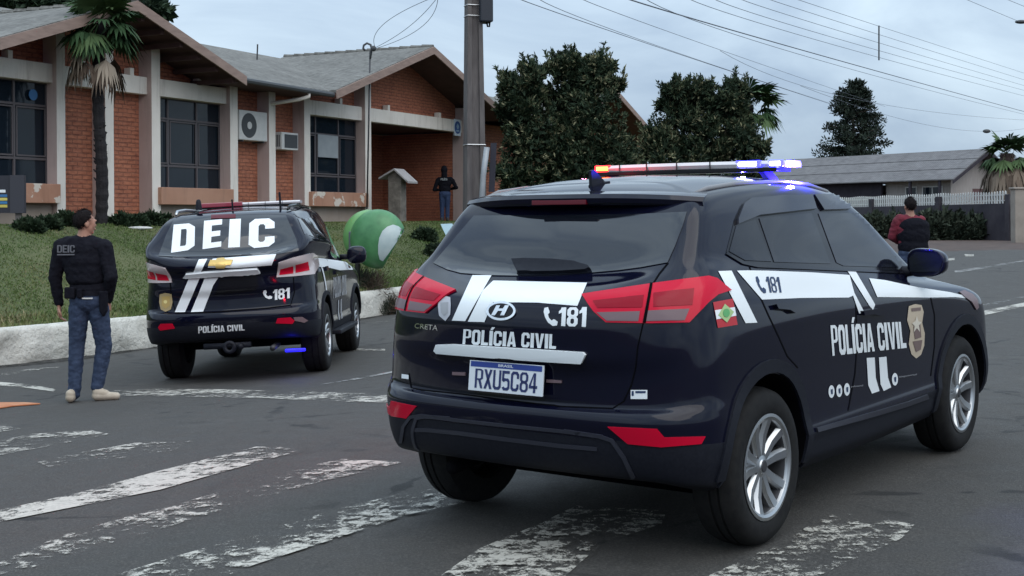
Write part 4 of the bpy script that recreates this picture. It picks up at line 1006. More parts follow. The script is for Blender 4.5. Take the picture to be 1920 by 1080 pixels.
# window bays: sill box, base wall, window with frame and panes
def window(u0, u1, z0, z1, bb, mull, trans):
    f = MB(); t = .045; y0, y1 = bb, bb + .07
    us = [u0] + mull + [u1]; zs = [z0] + trans + [z1]
    for u in us: bbox(f, u - t / 2, u + t / 2, y0, y1, z0, z1)
    for i in range(len(us) - 1):
        for z in zs: bbox(f, us[i] + t / 2, us[i + 1] - t / 2, y0 + .004, y1 - .004, z - t / 2, z + t / 2)
        # opening sash
        a, e = us[i] + t / 2 + .02, us[i + 1] - t / 2 - .02
        for z in (zs[1] + t / 2 + .02, zs[2] - t / 2 - .05): bbox(f, a, e, y0 - .012, y0 + .003, z, z + .03)
        for u in (a, e - .03): bbox(f, u, u + .03, y0 - .012, y0 + .003, zs[1] + t / 2 + .05, zs[2] - t / 2 - .05)
    fr = f.build('window_frame', WINFR, bld)
    for i in range(len(us) - 1):
        for k in range(len(zs) - 1):
            p = MB(); tw = rnd.uniform(-.004, .004); p.prism([(us[i] + .02, y0 + .035 + tw, zs[k] + .02), (us[i + 1] - .02, y0 + .035 - tw, zs[k] + .02), (us[i + 1] - .02, y0 + .035, zs[k + 1] - .02), (us[i] + .02, y0 + .035, zs[k + 1] - .02)], (0, .008, 0)); p.build('pane', WINGL, fr)
    b = MB(); bbox(b, u0, u1, bb + .6, bb + .65, z0, z1); b.build('curtain', noisy('curtain', (.02, .022, .024), (.055, .055, .055), 2.2, .9, vecscale=(6, 1, .4)), fr)
    return fr
wA = window(-20.0, -17.40, 2.36, ZB, .26, [-19.1, -18.25], [2.86, 3.92])
wC = window(-14.33, -11.87, 2.36, ZB, .30, [-13.72, -12.72], [2.86, 3.92])
wF = window(-8.54, -5.86, 2.36, ZB, .30, [-7.85, -6.75], [2.80, 3.92])
for (u0, u1, m) in ((-20.0, -17.40, SILLW), (-14.42, -11.87, SILLP), (-8.62, -5.86, SILLW)):
    b = MB(); bbox(b, u0, u1 + .0, -.10, .34, 1.98, 2.36); b.build('sill_box', m, bld, bevel=.012)
    b = MB(); bbox(b, u0 + .1, u1 - .02, .12, .40, Z0, 1.978); b.build('base_wall', BASEP, bld)
b = MB(); bbox(b, -7.78, -6.82, .27, .285, 3.30, 3.90); b.build('window_panel', GREYB, wF)
b = MB(); b.lathe([(0, 0), (.11, 0), (.11, .012), (0, .012)], 'Y', 20, 0, (-17.78, .235, 4.12)); b.build('sticker', mat('blue_sticker', (.02, .12, .30), .4), wA)
# porch
b = MB(); bbox(b, -5.50, -5.26, .42, 3.0, Z0, ZB); b.build('porch_wall', BRICK, bld)
b = MB(); bbox(b, -5.258, .30, 3.0, 3.25, Z0, ZB); b.build('porch_wall', BRICK, bld)
b = MB(); bbox(b, .05, .32, .42, 2.998, Z0, ZB); b.build('porch_wall', BRICK, bld)
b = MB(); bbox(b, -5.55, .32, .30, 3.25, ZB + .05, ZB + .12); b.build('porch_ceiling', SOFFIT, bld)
b = MB(); bbox(b, -5.9, .6, -.3, 3.3, Z0, 1.56); b.build('porch_floor', CONC, bld)
d_ = MB(); bbox(d_, -4.95, -4.05, 2.955, 2.998, 1.57, 3.75); door = d_.build('door', mat('dark_door', (.02, .02, .022), .4), bld)
f = MB()
for (u0, u1, z0, z1) in ((-5.05, -4.95, 1.57, 3.85), (-4.05, -3.95, 1.57, 3.85), (-4.95, -4.05, 3.75, 3.85)): bbox(f, u0, u1, 2.93, 2.997, z0, z1)
f.build('door_frame', PINK_SHADEP, door)
f = MB(); bbox(f, -4.82, -4.62, 2.94, 2.954, 2.25, 2.42); f.build('notice', WHITEM, door)
# side door of the porch, seen next to the fifth pilaster
d_ = MB(); bbox(d_, -5.258, -5.23, 1.05, 1.95, 1.57, 3.62); sdoor = d_.build('door', bpy.data.materials['dark_door'], bld)
f = MB(); bbox(f, -5.258, -5.20, 1.95, 2.07, 1.57, 3.74); bbox(f, -5.258, -5.20, .93, 1.05, 1.57, 3.74); bbox(f, -5.258, -5.20, 1.05, 1.95, 3.62, 3.74); f.build('door_frame', PINK_SHADEP, sdoor)
# roofs: main roof along the front and three gables
OV = -1.0
def gable(u, h, z1, zr, depth=4.2, over=OV):
    ur = h
    r = MB()
    for s in (-1, 1):
        r.prism([(u, over, zr), (u + s * ur, over, z1), (u + s * ur, depth, z1), (u, depth, zr)], (0, 0, .07))
    ro = r.build('roof', [ROOFT], bld)
    f = MB()
    for s in (-1, 1):
        f.prism([(u, over - .045, zr + .05), (u + s * ur, over - .045, z1 + .05), (u + s * ur, over - .045, z1 - .16), (u, over - .045, zr - .16)], (0, .042, 0))
    f.build('fascia', WOODF, ro)
    f = MB()
    for s in (-1, 1):
        f.prism([(u, over - .002, zr - .05), (u + s * ur, over - .002, z1 - .05), (u + s * ur, .34, z1 - .05), (u, .34, zr - .05)], (0, 0, .044))
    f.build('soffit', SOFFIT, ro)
    f = MB()
    for k in range(14): f.tube([(u, over + (depth - over) * k / 14, zr + .05), (u, over + (depth - over) * (k + .97) / 14, zr + .075)], .07, 6)
    f.build('ridge_tiles', ROOFT, ro)
    return ro
gable(-16.2, 3.6, 4.86, 6.06); gable(-3.75, 5.1, 4.86, 6.56); gable(10.9, 5.2, 4.86, 6.58)
r = MB()
for poly in ([(-12.6, -.85, 4.84), (-8.86, -.85, 4.84), (-3.75, 4.0, 6.46), (-16.2, 4.0, 6.46)], [(1.36, -.85, 4.84), (5.7, -.85, 4.84), (10.9, 4.0, 6.46), (-3.75, 4.0, 6.46)], [(-20.3, 8.85, 4.84), (18.2, 8.85, 4.84), (18.2, 4.001, 6.46), (-20.3, 4.001, 6.46)]): r.prism(poly, (0, 0, .06))
mr = r.build('roof', ROOFT, bld)
for (a, e) in ((-12.6, -8.86), (1.36, 5.7)): f = MB(); f.tube([(a, -.90, 4.84), (e, -.92, 4.80)], .065, 8); f.build('gutter', DARKM, mr)
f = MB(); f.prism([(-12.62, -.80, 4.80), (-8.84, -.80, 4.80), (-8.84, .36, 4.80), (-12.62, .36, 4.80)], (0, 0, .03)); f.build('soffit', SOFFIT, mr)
f = MB(); f.tube([(-9.9, -.88, 4.80), (-9.9, -.90, 4.68), (-10.05, -.7, 4.60), (-10.22, -.03, 4.52), (-10.22, .1, 4.48)], .05, 8); f.build('downpipe', WHITEP, bld, True)
for k in range(7):
    uu = -15.9 + k * .6; f = MB(); bbox(f, uu - .05, uu + .05, -.9, .3, roof_z(uu) - .16, roof_z(uu) - .06) if abs(uu + 16.2) < 3.4 else None
    if f.v: f.build('rafter', SOFFIT, bld)
b = MB(); bbox(b, -20.3, 18.2, .62, 8.4, Z0, 4.78); bbox  # the body behind the front
b.v = []; b.f = []; b.m = []
bbox(b, -20.2, -5.56, 3.3, 8.3, Z0, 4.80); bbox(b, .33, 18.0, .62, 8.3, Z0, 4.78); b.build('rear_wall', BASEP, bld)
b = MB(); b.tube([(-6.2, 1.2, 5.6), (-6.2, 1.2, 6.9)], .02, 6); b.v = []; b.f = []; b.m = []
# ---- things fixed on the building, each its own
acm = MBLD @ Matrix.Translation((-10.93, .02, 3.92))
ac = empty('air_conditioner', acm, 'white outdoor air conditioning unit with round fan, fixed high on brick between pilasters', 'air conditioner')
b = MB(); b.frame_box((-.56, 0, -.36), (1.12, 0, 0), (0, 0, .72), (0, .32, 0)); b.build('casing', WHITEM, ac, bevel=.02)
b = MB(); b.lathe([(0, -.012), (.29, -.012), (.30, -.003), (.30, .0)], 'Y', 32, 0, (-.18, 0, 0)); b.build('fan_grille', DARKM, ac)
b = MB(); b.lathe([(0, -.02), (.09, -.02), (.09, -.012)], 'Y', 20, 0, (-.18, 0, 0)); b.build('fan_hub', WHITEM, ac)
for s in (-1, 1):
    b = MB(); b.frame_box((s * .42 - .02, .0, -.40), (.04, 0, 0), (0, 0, .037), (0, .34, 0)); b.build('bracket', DARKM, ac)
ac2 = empty('air_conditioner', MBLD @ Matrix.Translation((-9.44, .0, 3.62)), 'small boxy window air conditioner with dark grille sticking out of the brick', 'air conditioner')
b = MB(); b.frame_box((-.36, 0, -.22), (.72, 0, 0), (0, 0, .44), (0, .4, 0)); b.build('casing', WHITEM, ac2, bevel=.015)
b = MB(); b.frame_box((-.24, -.006, -.17), (.56, 0, 0), (0, 0, .34), (0, .006, 0)); b.build('grille', DARKM, ac2)
b = MB()
for k in range(6): b.frame_box((-.362, .06 + k * .05, -.15), (.0015, 0, 0), (0, 0, .3), (0, .03, 0))
b.build('side_vents', DARKM, ac2)
sg = empty('round_sign', MBLD @ Matrix.Translation((-.33, .045, 4.52)), 'blue round emblem sign on a white square at the beam end of the porch', 'sign')
b = MB(); b.frame_box((-.21, -.015, -.26), (.42, 0, 0), (0, 0, .52), (0, .025, 0)); b.build('board', mat('sign_white', (.55, .62, .68), .5), sg)
b = MB(); b.lathe([(0, -.02), (.20, -.02), (.20, -.0155), (0, -.0155)], 'Y', 24); b.build('disc', mat('sign_blue', (.01, .07, .26), .5), sg)
b = MB(); b.frame_box((-.10, -.024, -.13), (.20, 0, 0), (0, 0, .05), (0, .003, 0)); b.prism([(-.03, -.024, -.05), (.03, -.024, -.05), (.09, -.024, .04), (0, -.024, .13), (-.09, -.024, .04)], (0, .003, 0)); b.build('emblem', mat('sign_pale', (.25, .38, .5), .5), sg)
# service mast with looped cable
p = MBLD @ Vector((-6.0, -1.0, 0))
mast = empty('service_mast', at(694, 200, 35.3), 'thin grey cable mast with a curled hook top, rising past the gable edge', 'mast')
def loc(px, py, d, o=mast): return at(px, py, d) - Vector(o.location)
b = MB(); b.tube([loc(688, 392, 35.3), loc(691, 250, 35.3), loc(694, 95, 35.3)], .022, 8); b.build('pole', ALLOYD, mast, True)
b = MB(); b.tube([loc(694, 110, 35.3), loc(697, 92, 35.3), loc(695, 84, 35.3), loc(688, 81, 35.3), loc(682, 85, 35.3), loc(681, 91, 35.3), loc(685, 95, 35.3)], .03, 8); b.build('hook', DARKM, mast, True)
b = MB(); b.ball(loc(700, 91, 35.2), .08, 0, 10, 6); b.build('insulator', DARKM, mast, True)
b = MB(); b.tube([at(482, 112, 34), at(483, 83, 34)], .02, 6); tag(b.build('roof_aerial', ALLOYD), 'short thin aerial rod standing on the grey roof between gables', 'aerial')
# ================================================================== street furniture, right side, wires
# name board at the left edge of the lawn
pB = at(22, 400, 24.0)
nb = empty('name_board', Matrix.Translation((at(46, 364, 24.0).x, 24.0, at(46, 364, 24.0).z)) @ Matrix.Rotation(math.radians(8), 4, 'Z'), 'black board with white lettering over blue and yellow stripes on the lawn edge', 'sign')
b = MB(); b.frame_box((-2.6, 0, -.34), (2.35, 0, 0), (0, 0, .68), (0, .10, 0)); b.build('board', mat('board_black', (.015, .016, .025), .5), nb)
b = MB(); b.frame_box((-.248, -.03, -.345), (.248, 0, 0), (0, 0, .69), (0, .16, 0)); b.build('end_post', mat('board_grey', (.030, .031, .042), .6), nb)
bm = block_bm('CIVIL', .33)
for v in bm.verts: v.co = (-1.85 + v.co.x * 1.52, -.004, .03 + v.co.y * .27)
me = bpy.data.meshes.new('lettering'); bm.to_mesh(me); bm.free(); link('lettering', me, WHITE_V, nb)
for z, h, c in ((-.05, .045, (.03, .14, .33)), (-.115, .05, (.55, .48, .12)), (-.175, .045, (.03, .16, .36)), (-.24, .05, (.5, .42, .08))):
    b = MB(); b.frame_box((-2.5, -.005, z), (2.20, 0, 0), (0, 0, h), (0, .004, 0)); b.build('stripe', mat('board_stripe', c, .5), nb)
for x in (-.12, -2.2):
    b = MB(); b.frame_box((x - .05, .02, -.9), (.1, 0, 0), (0, 0, .555), (0, .08, 0)); b.build('leg', CONC, nb)

# stone plinth with a little slate roof
pp = at(745, 400, 36.5); pp.z = lawn_xy(pp.x, pp.y)
pl_ = empty('stone_plinth', Matrix.Translation(pp) @ Matrix.Rotation(math.radians(-22), 4, 'Z'), 'rough stone plinth with small pitched slate cap before the porch', 'monument')
b = MB(); b.box((0, 0, .55), (.40, .36, 1.10)); b.build('pillar', STONE, pl_, bevel=.03)
b = MB()
b.prism([(-.42, -.30, 1.18), (0.05, -.30, 1.42), (0.05, .30, 1.42), (-.42, .30, 1.18)], (0, 0, .05)); b.prism([(.054, -.30, 1.42), (.48, -.30, 1.06), (.48, .30, 1.06), (.054, .30, 1.42)], (0, 0, .05)); b.build('cap', SLATE, pl_)
b = MB(); b.prism([(-.2, -.16, 1.10), (.2, -.16, 1.10), (.2, -.16, 1.27), (.05, -.16, 1.40), (-.2, -.16, 1.27)], (0, .32, 0)); b.build('gable_block', STONE, pl_)

# utility pole (double-T concrete) with box
pp = at(890, 412, 29.6); pp.z = lawn_xy(pp.x, pp.y) - .1
po = empty('utility_pole', Matrix.Translation(pp) @ Matrix.Rotation(math.radians(18), 4, 'Z'), 'tall grey concrete utility pole carrying a dark box, beside the brick building', 'utility pole')
b = MB(); H_ = 10.5; vs = []; sec = [(-1, -.8), (-.45, -.8), (-.45, -.55), (.45, -.55), (.45, -.8), (1, -.8), (1, .8), (.45, .8), (.45, .55), (-.45, .55), (-.45, .8), (-1, .8)]
for z in (0, H_):
    k = .245 - .012 * z
    for x, y in sec: vs.append((x * k, y * k, z))
n = 12; b.add(vs, [(i, (i + 1) % n, n + (i + 1) % n, n + i) for i in range(n)] + [tuple(range(n - 1, -1, -1)), tuple(range(n, 2 * n))]); b.build('pole', CONC, po)
zb_ = at(890, 25, 29.6).z - pp.z
b = MB(); b.box((.24, -.05, zb_ + .12), (.30, .42, .66)); b.build('junction_box', mat('box_dark', (.016, .02, .03), .6), po, bevel=.03)
b = MB(); b.tube([(.28, -.1, zb_ - .21), (.30, -.1, zb_ - .30), (.34, -.1, zb_ - .30), (.35, -.1, zb_ - .21)], .02, 6); b.build('cable_loop', RUB, po, True)
for z in (at(890, 11, 29.6).z - pp.z, at(890, 31, 29.6).z - pp.z, at(890, 272, 29.6).z - pp.z):
    k = .245 - .012 * z; b = MB()
    for (x0, y0, x1, y1) in ((-1, -.82, 1, -.82), (1.02, -.8, 1.02, .8), (1, .82, -1, .82), (-1.02, .8, -1.02, -.8)): b.tube([(x0 * k, y0 * k, z), (x1 * k, y1 * k, z)], .014, 6)
    b.build('steel_band', ALLOY, po)
# thin metal post beside it
pt = [at(903, 378, 28.6), at(906, 330, 28.6), at(913, 276, 28.6)]
b = MB(); bt = gp(900, 600) if False else Vector((pt[0].x - .05, pt[0].y, lawn_xy(pt[0].x, pt[0].y) - .05)); mp_o = empty('metal_post', bt, 'slim grey metal post leaning beside the concrete utility pole', 'post')
b.tube([Vector((0, 0, 0))] + [p - bt for p in pt], .062, 12); b.build('tube', noisy('galvanised', (.24, .26, .28), (.34, .36, .38), 4, .5, metal=.3), mp_o, True)
b = MB(); b.frame_box(at(916, 360, 28.75) - bt, (.13, 0, 0), at(922, 268, 28.75) - at(918, 360, 28.75), (0, .10, 0)); b.build('rear_plate', mat('post_dark', (.018, .018, .03), .7), mp_o)

# telephone shell
pc = at(706, 448, 25.6); gz_ = lawn_xy(pc.x, pc.y)
tel = empty('telephone_hood', Matrix.Translation((pc.x, pc.y, gz_)), 'green egg-shaped telephone hood with pale oval panel, beyond the police car', 'phone booth')
hc = pc.z - gz_
GRN = noisy('green_fibreglass', (.040, .155, .058), (.080, .245, .098), 4, .42, detail=9); GRN2 = noisy('pale_green_fibreglass', (.12, .30, .10), (.16, .36, .13), 3, .35)
def shell(c, rx, ry, rz, m, name, tel, yaw, cutn, cutd, solid=.03):
    bm = bmesh.new(); bmesh.ops.create_uvsphere(bm, u_segments=48, v_segments=32, radius=1)
    R_ = Matrix.Rotation(yaw, 3, 'Z')
    for v in bm.verts:
        x, y, z = v.co; y = math.copysign(abs(y) ** .8, y)
        v.co = R_ @ Vector((x * rx, y * ry, z * rz))
    bmesh.ops.bisect_plane(bm, geom=bm.verts[:] + bm.edges[:] + bm.faces[:], plane_co=Vector(cutn).normalized() * cutd, plane_no=cutn, clear_outer=True)
    for v in bm.verts: v.co += Vector(c)
    me = bpy.data.meshes.new(name); bm.to_mesh(me); bm.free(); o = link(name, me, m, tel, True)
    s = o.modifiers.new('s', 'SOLIDIFY'); s.thickness = solid; s.offset = -1
    return o
cn = Vector((.87, .06, -.49))
shell((.03, 0, hc), .55, .38, .575, GRN, 'hood', tel, math.radians(-14), cn, .35)
shell((-.17, .26, hc + .035), .52, .34, .535, GRN2, 'rear_hood', tel, math.radians(-14), cn, .30)
bm = bmesh.new()                                                             # pale oval panel on the near side
pts = [(712,487),(709,475),(709,460),(711,446),(717,433),(726,425),(737,421),(747,424),(758,433),(748,448),(736,465),(726,479),(718,490)]
f = bm.faces.new([bm.verts.new((x, y, 0)) for x, y in pts]); f.normal_update(); bmesh.ops.triangulate(bm, faces=[f])
for ax in (0, 1):
    cs = [v.co[ax] for v in bm.verts]; k = math.floor(min(cs) / 5) + 1
    while k * 5 < max(cs):
        co = [0, 0, 0]; no = [0, 0, 0]; co[ax] = k * 5; no[ax] = 1
        bmesh.ops.bisect_plane(bm, geom=bm.verts[:] + bm.edges[:] + bm.faces[:], dist=1e-5, plane_co=co, plane_no=no); k += 1
hood = bpy.data.objects['hood']; hb = bmesh.new(); hb.from_mesh(hood.data); hv = BVHTree.FromBMesh(hb); hb.free(); o_ = CAM - Vector((pc.x, pc.y, gz_))
for v in bm.verts:
    r_ = ray(v.co.x, v.co.y).normalized(); h_ = hv.ray_cast(o_, r_)
    v.co = (h_[0] if h_[0] is not None else o_ + r_ * ((pc.y - .25) / r_.y)) - r_ * .012
me = bpy.data.meshes.new('side_panel'); bm.to_mesh(me); bm.free(); link('side_panel', me, noisy('panel_pale', (.36, .46, .47), (.50, .57, .56), 4, .4), tel, True)
b = MB(); b.box((-.48, .12, hc - .02), (.12, .26, .34)); b.build('telephone', mat('phone_grey', (.10, .10, .13), .4), tel, bevel=.02)
b = MB(); b.tube([(-.40, .25, 0), (-.40, .25, hc + .2)], .05, 10); b.tube([(-.40, .25, hc), (-.1, .2, hc)], .04, 8); b.build('post', ALLOYD, tel, True)
# small pale panel leaning by the flower bed
pa = [at(826, 420, 31), at(848, 419, 31.2), at(858, 446, 31), at(838, 446, 30.9)]
b = MB(); c_ = sum((Vector(p) for p in pa), Vector()) / 4; bs = Vector((c_.x, c_.y, lawn_xy(c_.x, c_.y)))
sp_ = empty('information_panel', bs, 'small light blue tilted panel on the lawn below the porch', 'sign')
b.prism([p - bs for p in pa], (0, .03, 0)); b.build('panel', mat('pale_blue', (.35, .50, .56), .5), sp_)
b = MB(); b.tube([(0, .05, -.05), (0, .05, max(.1, c_.z - bs.z))], .03, 8); b.build('post', ALLOYD, sp_)

# litter and a flattened orange thing at the left edge of the road
q1 = [gp(x, y) for x, y in ((-30, 762), (0, 757), (30, 757), (48, 757), (76, 759), (52, 761), (26, 763), (0, 767), (-30, 772))]
b = MB(); bs = q1[4].copy(); b.prism([p - bs + Vector((0, 0, .004)) for p in q1], (0, 0, .012)); o = b.build('orange_mat', noisy('orange_plastic', (.42, .13, .045), (.50, .24, .12), 5, .6), bevel=.003); o.location = bs
tag(o, 'flat faded orange sheet lying on the asphalt at the left edge', 'mat')
for (px, py, s, lb) in ((700, 1, 0, 0),): pass
for (x, y, r_) in ((262, 431, .12),):
    p = lawn_at(x, y); b = MB(); b.ball((0, 0, .03), r_, 0, 10, 6, (2.2, .5, .3)); o = b.build('paper_scrap', WHITEM, None, True); o.location = p; tag(o, 'white scrap lying on the lawn behind the dark police SUV', 'litter')
p = gp(848, 268) if False else gp(1848 - 30, 478)

# ------------------------------------------------------------------ right side: wooden house, wall with picket fence
HD = 75.0
e0 = at(1764, 338, HD); E1 = Vector((-.574, .819, 0)); E2 = Vector((.819, .574, 0))
MH = Matrix(((-E1.x, E2.x, 0, e0.x), (-E1.y, E2.y, 0, e0.y), (0, 0, 1, 0), (0, 0, 0, 1)))
hs = empty('wooden_house', MH, 'pale wooden house under a long grey corrugated roof, behind the picket fence', 'house')
ze = e0.z; zr = at(1838, 282, HD + 2.2).z; zg = .7; A_ = 3.3; Wd = 5.2; Lh = 17.0
CORR = mat('corrugated_roof', (.30, .29, .29), .9); q = G(CORR); v = q.obj()
c = q.ramp(q.noise(.8, 8, .65, vec=v), [(.3, (.105, .10, .105)), (.7, (.185, .18, .185))])
c = q.mix(.4, c, q.ramp(q.noise(2.5, 5, .6, vec=q.n('ShaderNodeMapping', {'Vector': v, 'Scale': (1, 2.5, 2.5)}).outputs['Vector']), [(.35, (.08, .08, .08)), (.65, (.21, .205, .21))]))
q.col(c); q.bump(q.n('ShaderNodeTexWave', {'Vector': v, 'Scale': 1.8}, bands_direction='X').outputs['Fac'], .6, .08)
b = MB()
b.prism([(.9, -.05, ze), (-Lh, -.05, ze), (-Lh, A_, zr), (.9, A_, zr)], (0, 0, .06)); b.prism([(.9, A_ + .01, zr), (-Lh, A_ + .01, zr), (-Lh, Wd + .6, ze + .05), (.9, Wd + .6, ze + .05)], (0, 0, .06))
ro = b.build('roof', CORR, hs)
rows_ = MB()
for k in (1, 2): rows_.prism([(.92, -.05 + k * 1.12 - .02, ze + (zr - ze) * (k * 1.12) / (A_ + .05) + .055), (-Lh, -.05 + k * 1.12 - .02, ze + (zr - ze) * (k * 1.12) / (A_ + .05) + .055), (-Lh, k * 1.12 + .9, ze + (zr - ze) * (k * 1.12 + .95) / (A_ + .05) + .062), (.92, k * 1.12 + .9, ze + (zr - ze) * (k * 1.12 + .95) / (A_ + .05) + .062)], (0, 0, .03))
rows_.build('roof_sheets', CORR, ro)
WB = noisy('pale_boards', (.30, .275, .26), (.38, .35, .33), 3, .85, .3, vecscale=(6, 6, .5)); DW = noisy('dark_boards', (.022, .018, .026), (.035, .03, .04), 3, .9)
b = MB(); b.prism([(0, .9, zg), (0, Wd, zg), (0, Wd, ze + .05), (0, A_, zr - .12), (0, .9, ze + (zr - ze) * .9 / A_ - .05)], (-.15, 0, 0)); b.build('gable_wall', WB, hs)
b = MB(); b.frame_box((-4.6, .92, zg), (4.448, 0, 0), (0, 0, ze - zg + .25), (0, .15, 0)); b.build('front_wall', WB, hs)
b = MB(); b.frame_box((-Lh, .60, zg), (Lh - 4.7, 0, 0), (0, 0, ze - zg + .15), (0, .15, 0)); b.build('dark_board_wall', DW, hs)  # left run of the front wall, in dark boards
b = MB(); b.frame_box((-Lh, Wd - .2, zg), (Lh - .16, 0, 0), (0, 0, ze - zg - .02), (0, .15, 0)); b.build('rear_wall', WB, hs)
for (x0, x1) in ((-3.1, -2.4), (-1.9, -.6)):
    b = MB(); b.frame_box((x0, .89, ze - 1.5), (x1 - x0, 0, 0), (0, 0, 1.15), (0, .028, 0)); wf = b.build('window', WINGL, hs)
    b = MB()
    for (a, c_, z0, z1) in ((x0 - .06, x0, -1.56, -.29), (x1, x1 + .06, -1.56, -.29), (x0, x1, -.35, -.29), (x0, x1, -1.56, -1.5), ((x0 + x1) / 2 - .03, (x0 + x1) / 2 + .03, -1.5, -.35)): b.frame_box((a, .87, ze + z0), (c_ - a, 0, 0), (0, 0, z1 - z0), (0, .019, 0))
    b.build('window_frame', WHITEM, wf)
b = MB(); b.frame_box((.001, 2.9, ze - 1.25), (.02, 0, 0), (0, 0, .8), (0, .95, 0)); b.build('window', mat('brown_shutter', (.10, .05, .05), .7), hs)
for x in (-2.2, -.15): 
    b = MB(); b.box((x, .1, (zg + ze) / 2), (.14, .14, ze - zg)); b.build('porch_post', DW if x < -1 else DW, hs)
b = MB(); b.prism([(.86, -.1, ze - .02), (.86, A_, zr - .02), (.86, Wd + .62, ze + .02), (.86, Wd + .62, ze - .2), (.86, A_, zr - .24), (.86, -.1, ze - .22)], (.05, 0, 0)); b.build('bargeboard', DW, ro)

fa, fb = at(1600, 412, 66), at(1898, 412, 55); fa.z = fb.z = 0
fd = (fb - fa).normalized(); fl_ = (fb - fa).length; fnn = Vector((fd.y, -fd.x, 0))
if fnn.y > 0: fnn = -fnn
def fz(u): 
    p = fa + fd * u; return g(p.x, p.y) - .1
top = lambda u: (at(1633, 388, 64.7).z * (1 - u / fl_) + at(1898, 381, 55).z * u / fl_)
MF = Matrix(((fd.x, -fnn.x, 0, fa.x), (fd.y, -fnn.y, 0, fa.y), (0, 0, 1, 0), (0, 0, 0, 1)))
wl = empty('garden_wall', MF, 'low dark garden wall under the white pickets at the right', 'wall')
b = MB(); b.prism([(-14, 0, .3), (fl_, 0, .3), (fl_, 0, top(fl_)), (-14, 0, top(-14))], (0, .2, 0)); b.build('wall', noisy('dark_wall', (.022, .020, .030), (.05, .045, .055), 1.2, .9), wl)
for u in (at(1640, 412, 64.5).x * 0 + (at(1640, 412, 64.6) - fa).dot(fd), (at(1768, 412, 59.7) - fa).dot(fd), (at(1898, 412, 55) - fa).dot(fd) - .25):
    b = MB(); b.box((u, .08, (.3 + top(u) + .38) / 2), (.26, .3, top(u) + .38 - .3)); b.build('pier', noisy('dark_pier', (.03, .027, .035), (.055, .05, .06), 2, .9), wl)
pk = empty('picket_fence', MF, 'white picket fence on top of the dark wall before the house', 'fence')
b = MB(); u = -13.0
for z in (.10, .34): b.prism([(-13, .10, top(-13) + z), (fl_ - .4, .10, top(fl_) + z), (fl_ - .4, .10, top(fl_) + z + .05), (-13, .10, top(-13) + z + .05)], (0, .03, 0))
b.build('rail', WHITEM, pk)
k = 0
while u < fl_ - .5 and k < 130:
    h = .47 + .02 * math.sin(u * 3); x0 = u
    if u > -1.5:
        b = MB(); b.prism([(x0, .07, top(u) - .01), (x0 + .085, .07, top(u) - .01), (x0 + .085, .07, top(u) + h), (x0 + .042, .07, top(u) + h + .05), (x0, .07, top(u) + h)], (0, .025, 0)); b.build('picket', WHITEM, pk); k += 1
    u += .172
gp_ = at(1912, 412, 52); b = MB(); hgt = at(1912, 355, 52).z
b.box((0, 0, hgt / 2 - .2), (.55, .5, hgt + .4)); b.box((0, 0, hgt + .04), (.65, .6, .08)); o = b.build('gate_pier', noisy('pier_plaster', (.25, .22, .19), (.33, .29, .25), 2, .9), bevel=.02); o.location = (gp_.x, gp_.y, 0); tag(o, 'tall pale gate pier ending the dark wall at the right edge', 'gate pier')
# pale house far behind the right palm
ph = empty('white_house', Matrix.Translation((at(1930, 400, 98).x, 98, .8)) @ Matrix.Rotation(math.radians(-20), 4, 'Z'), 'far white rendered house glimpsed behind the right palm', 'house')
b = MB(); b.box((0, 0, 1.35), (9, 6, 2.7)); b.build('wall', WHITEP, ph)
b = MB(); b.prism([(-4.8, -3.3, 2.72), (4.8, -3.3, 2.72), (4.8, 0, 3.6), (-4.8, 0, 3.6)], (0, 0, .08)); b.prism([(-4.8, 3.3, 2.72), (4.8, 3.3, 2.72), (4.8, .01, 3.6), (-4.8, .01, 3.6)], (0, 0, .08)); b.build('roof', CORR, ph)

# ------------------------------------------------------------------ overhead cables
CABLE = mat('cable', (.10, .115, .14), .7)
def wire(pts, r, label, group):
    """pts: pixel x, y, depth - smooth curve through them"""
    P = np.array([at(*p)[:] for p in pts]); s = np.arange(len(P)); ss = np.linspace(0, len(P) - 1, 24)
    co = [np.polyfit(s, P[:, k], min(2, len(P) - 1)) for k in range(3)]
    b = MB(); b.tube([Vector([float(np.polyval(co[k], t)) for k in range(3)]) for t in ss], r, 5)
    return tag(b.build('overhead_cable', CABLE, None, True), label, 'cable', group)
GR = 'overhead cables across the sky'
for y0, y1, y2, x0, k in ((33, 52, 138, 1485, 0), (49, 68, 150, 1435, 1), (65, 82, 160, 1385, 2), (80, 97, 168, 1335, 3), (93, 110, 178, 1285, 4)):
    wire([(x0, -6, 20), (1620, y0 + 7, 33), (1960, y2 + 12, 62)], .0055, 'one of five thin parallel cables joined by the upright spacer at upper right', 'five spaced cables')
wire([(1165, -6, 18), (1600, 121, 34), (1960, 220, 66)], .011, 'thick dark cable crossing the sky just under the five spaced cables', GR)
wire([(1205, -6, 18), (1600, 131, 34), (1960, 224, 66)], .0055, 'thin cable running close below the thick dark cable', GR)
wire([(970, -6, 20), (1200, 77, 30), (1560, 196, 55)], .0075, 'cable from top centre sloping down behind the second dense tree', GR)
wire([(1010, -6, 20), (1250, 92, 30), (1570, 198, 55)], .0055, 'thin cable just right of the cable from top centre', GR)
wire([(1085, -6, 20), (1340, 90, 32), (1660, 200, 60)], .0055, 'thin cable passing over the tall pine toward the house', GR)
wire([(1350, 95, 32), (1650, 195, 48), (1940, 226, 70)], .0055, 'faint low cable sagging over the corrugated roof', GR)
wire([(1500, 160, 38), (1720, 232, 52), (1850, 245, 62), (1950, 236, 70)], .0055, 'lowest faint cable with the dark splice box', GR)
wire([(1800, -6, 30), (1912, 41, 40)], .0055, 'short cable reaching the street lamp at upper right', GR)
wire([(1876, -6, 30), (1950, 24, 36)], .0055, 'short cable cutting the top right corner', GR)
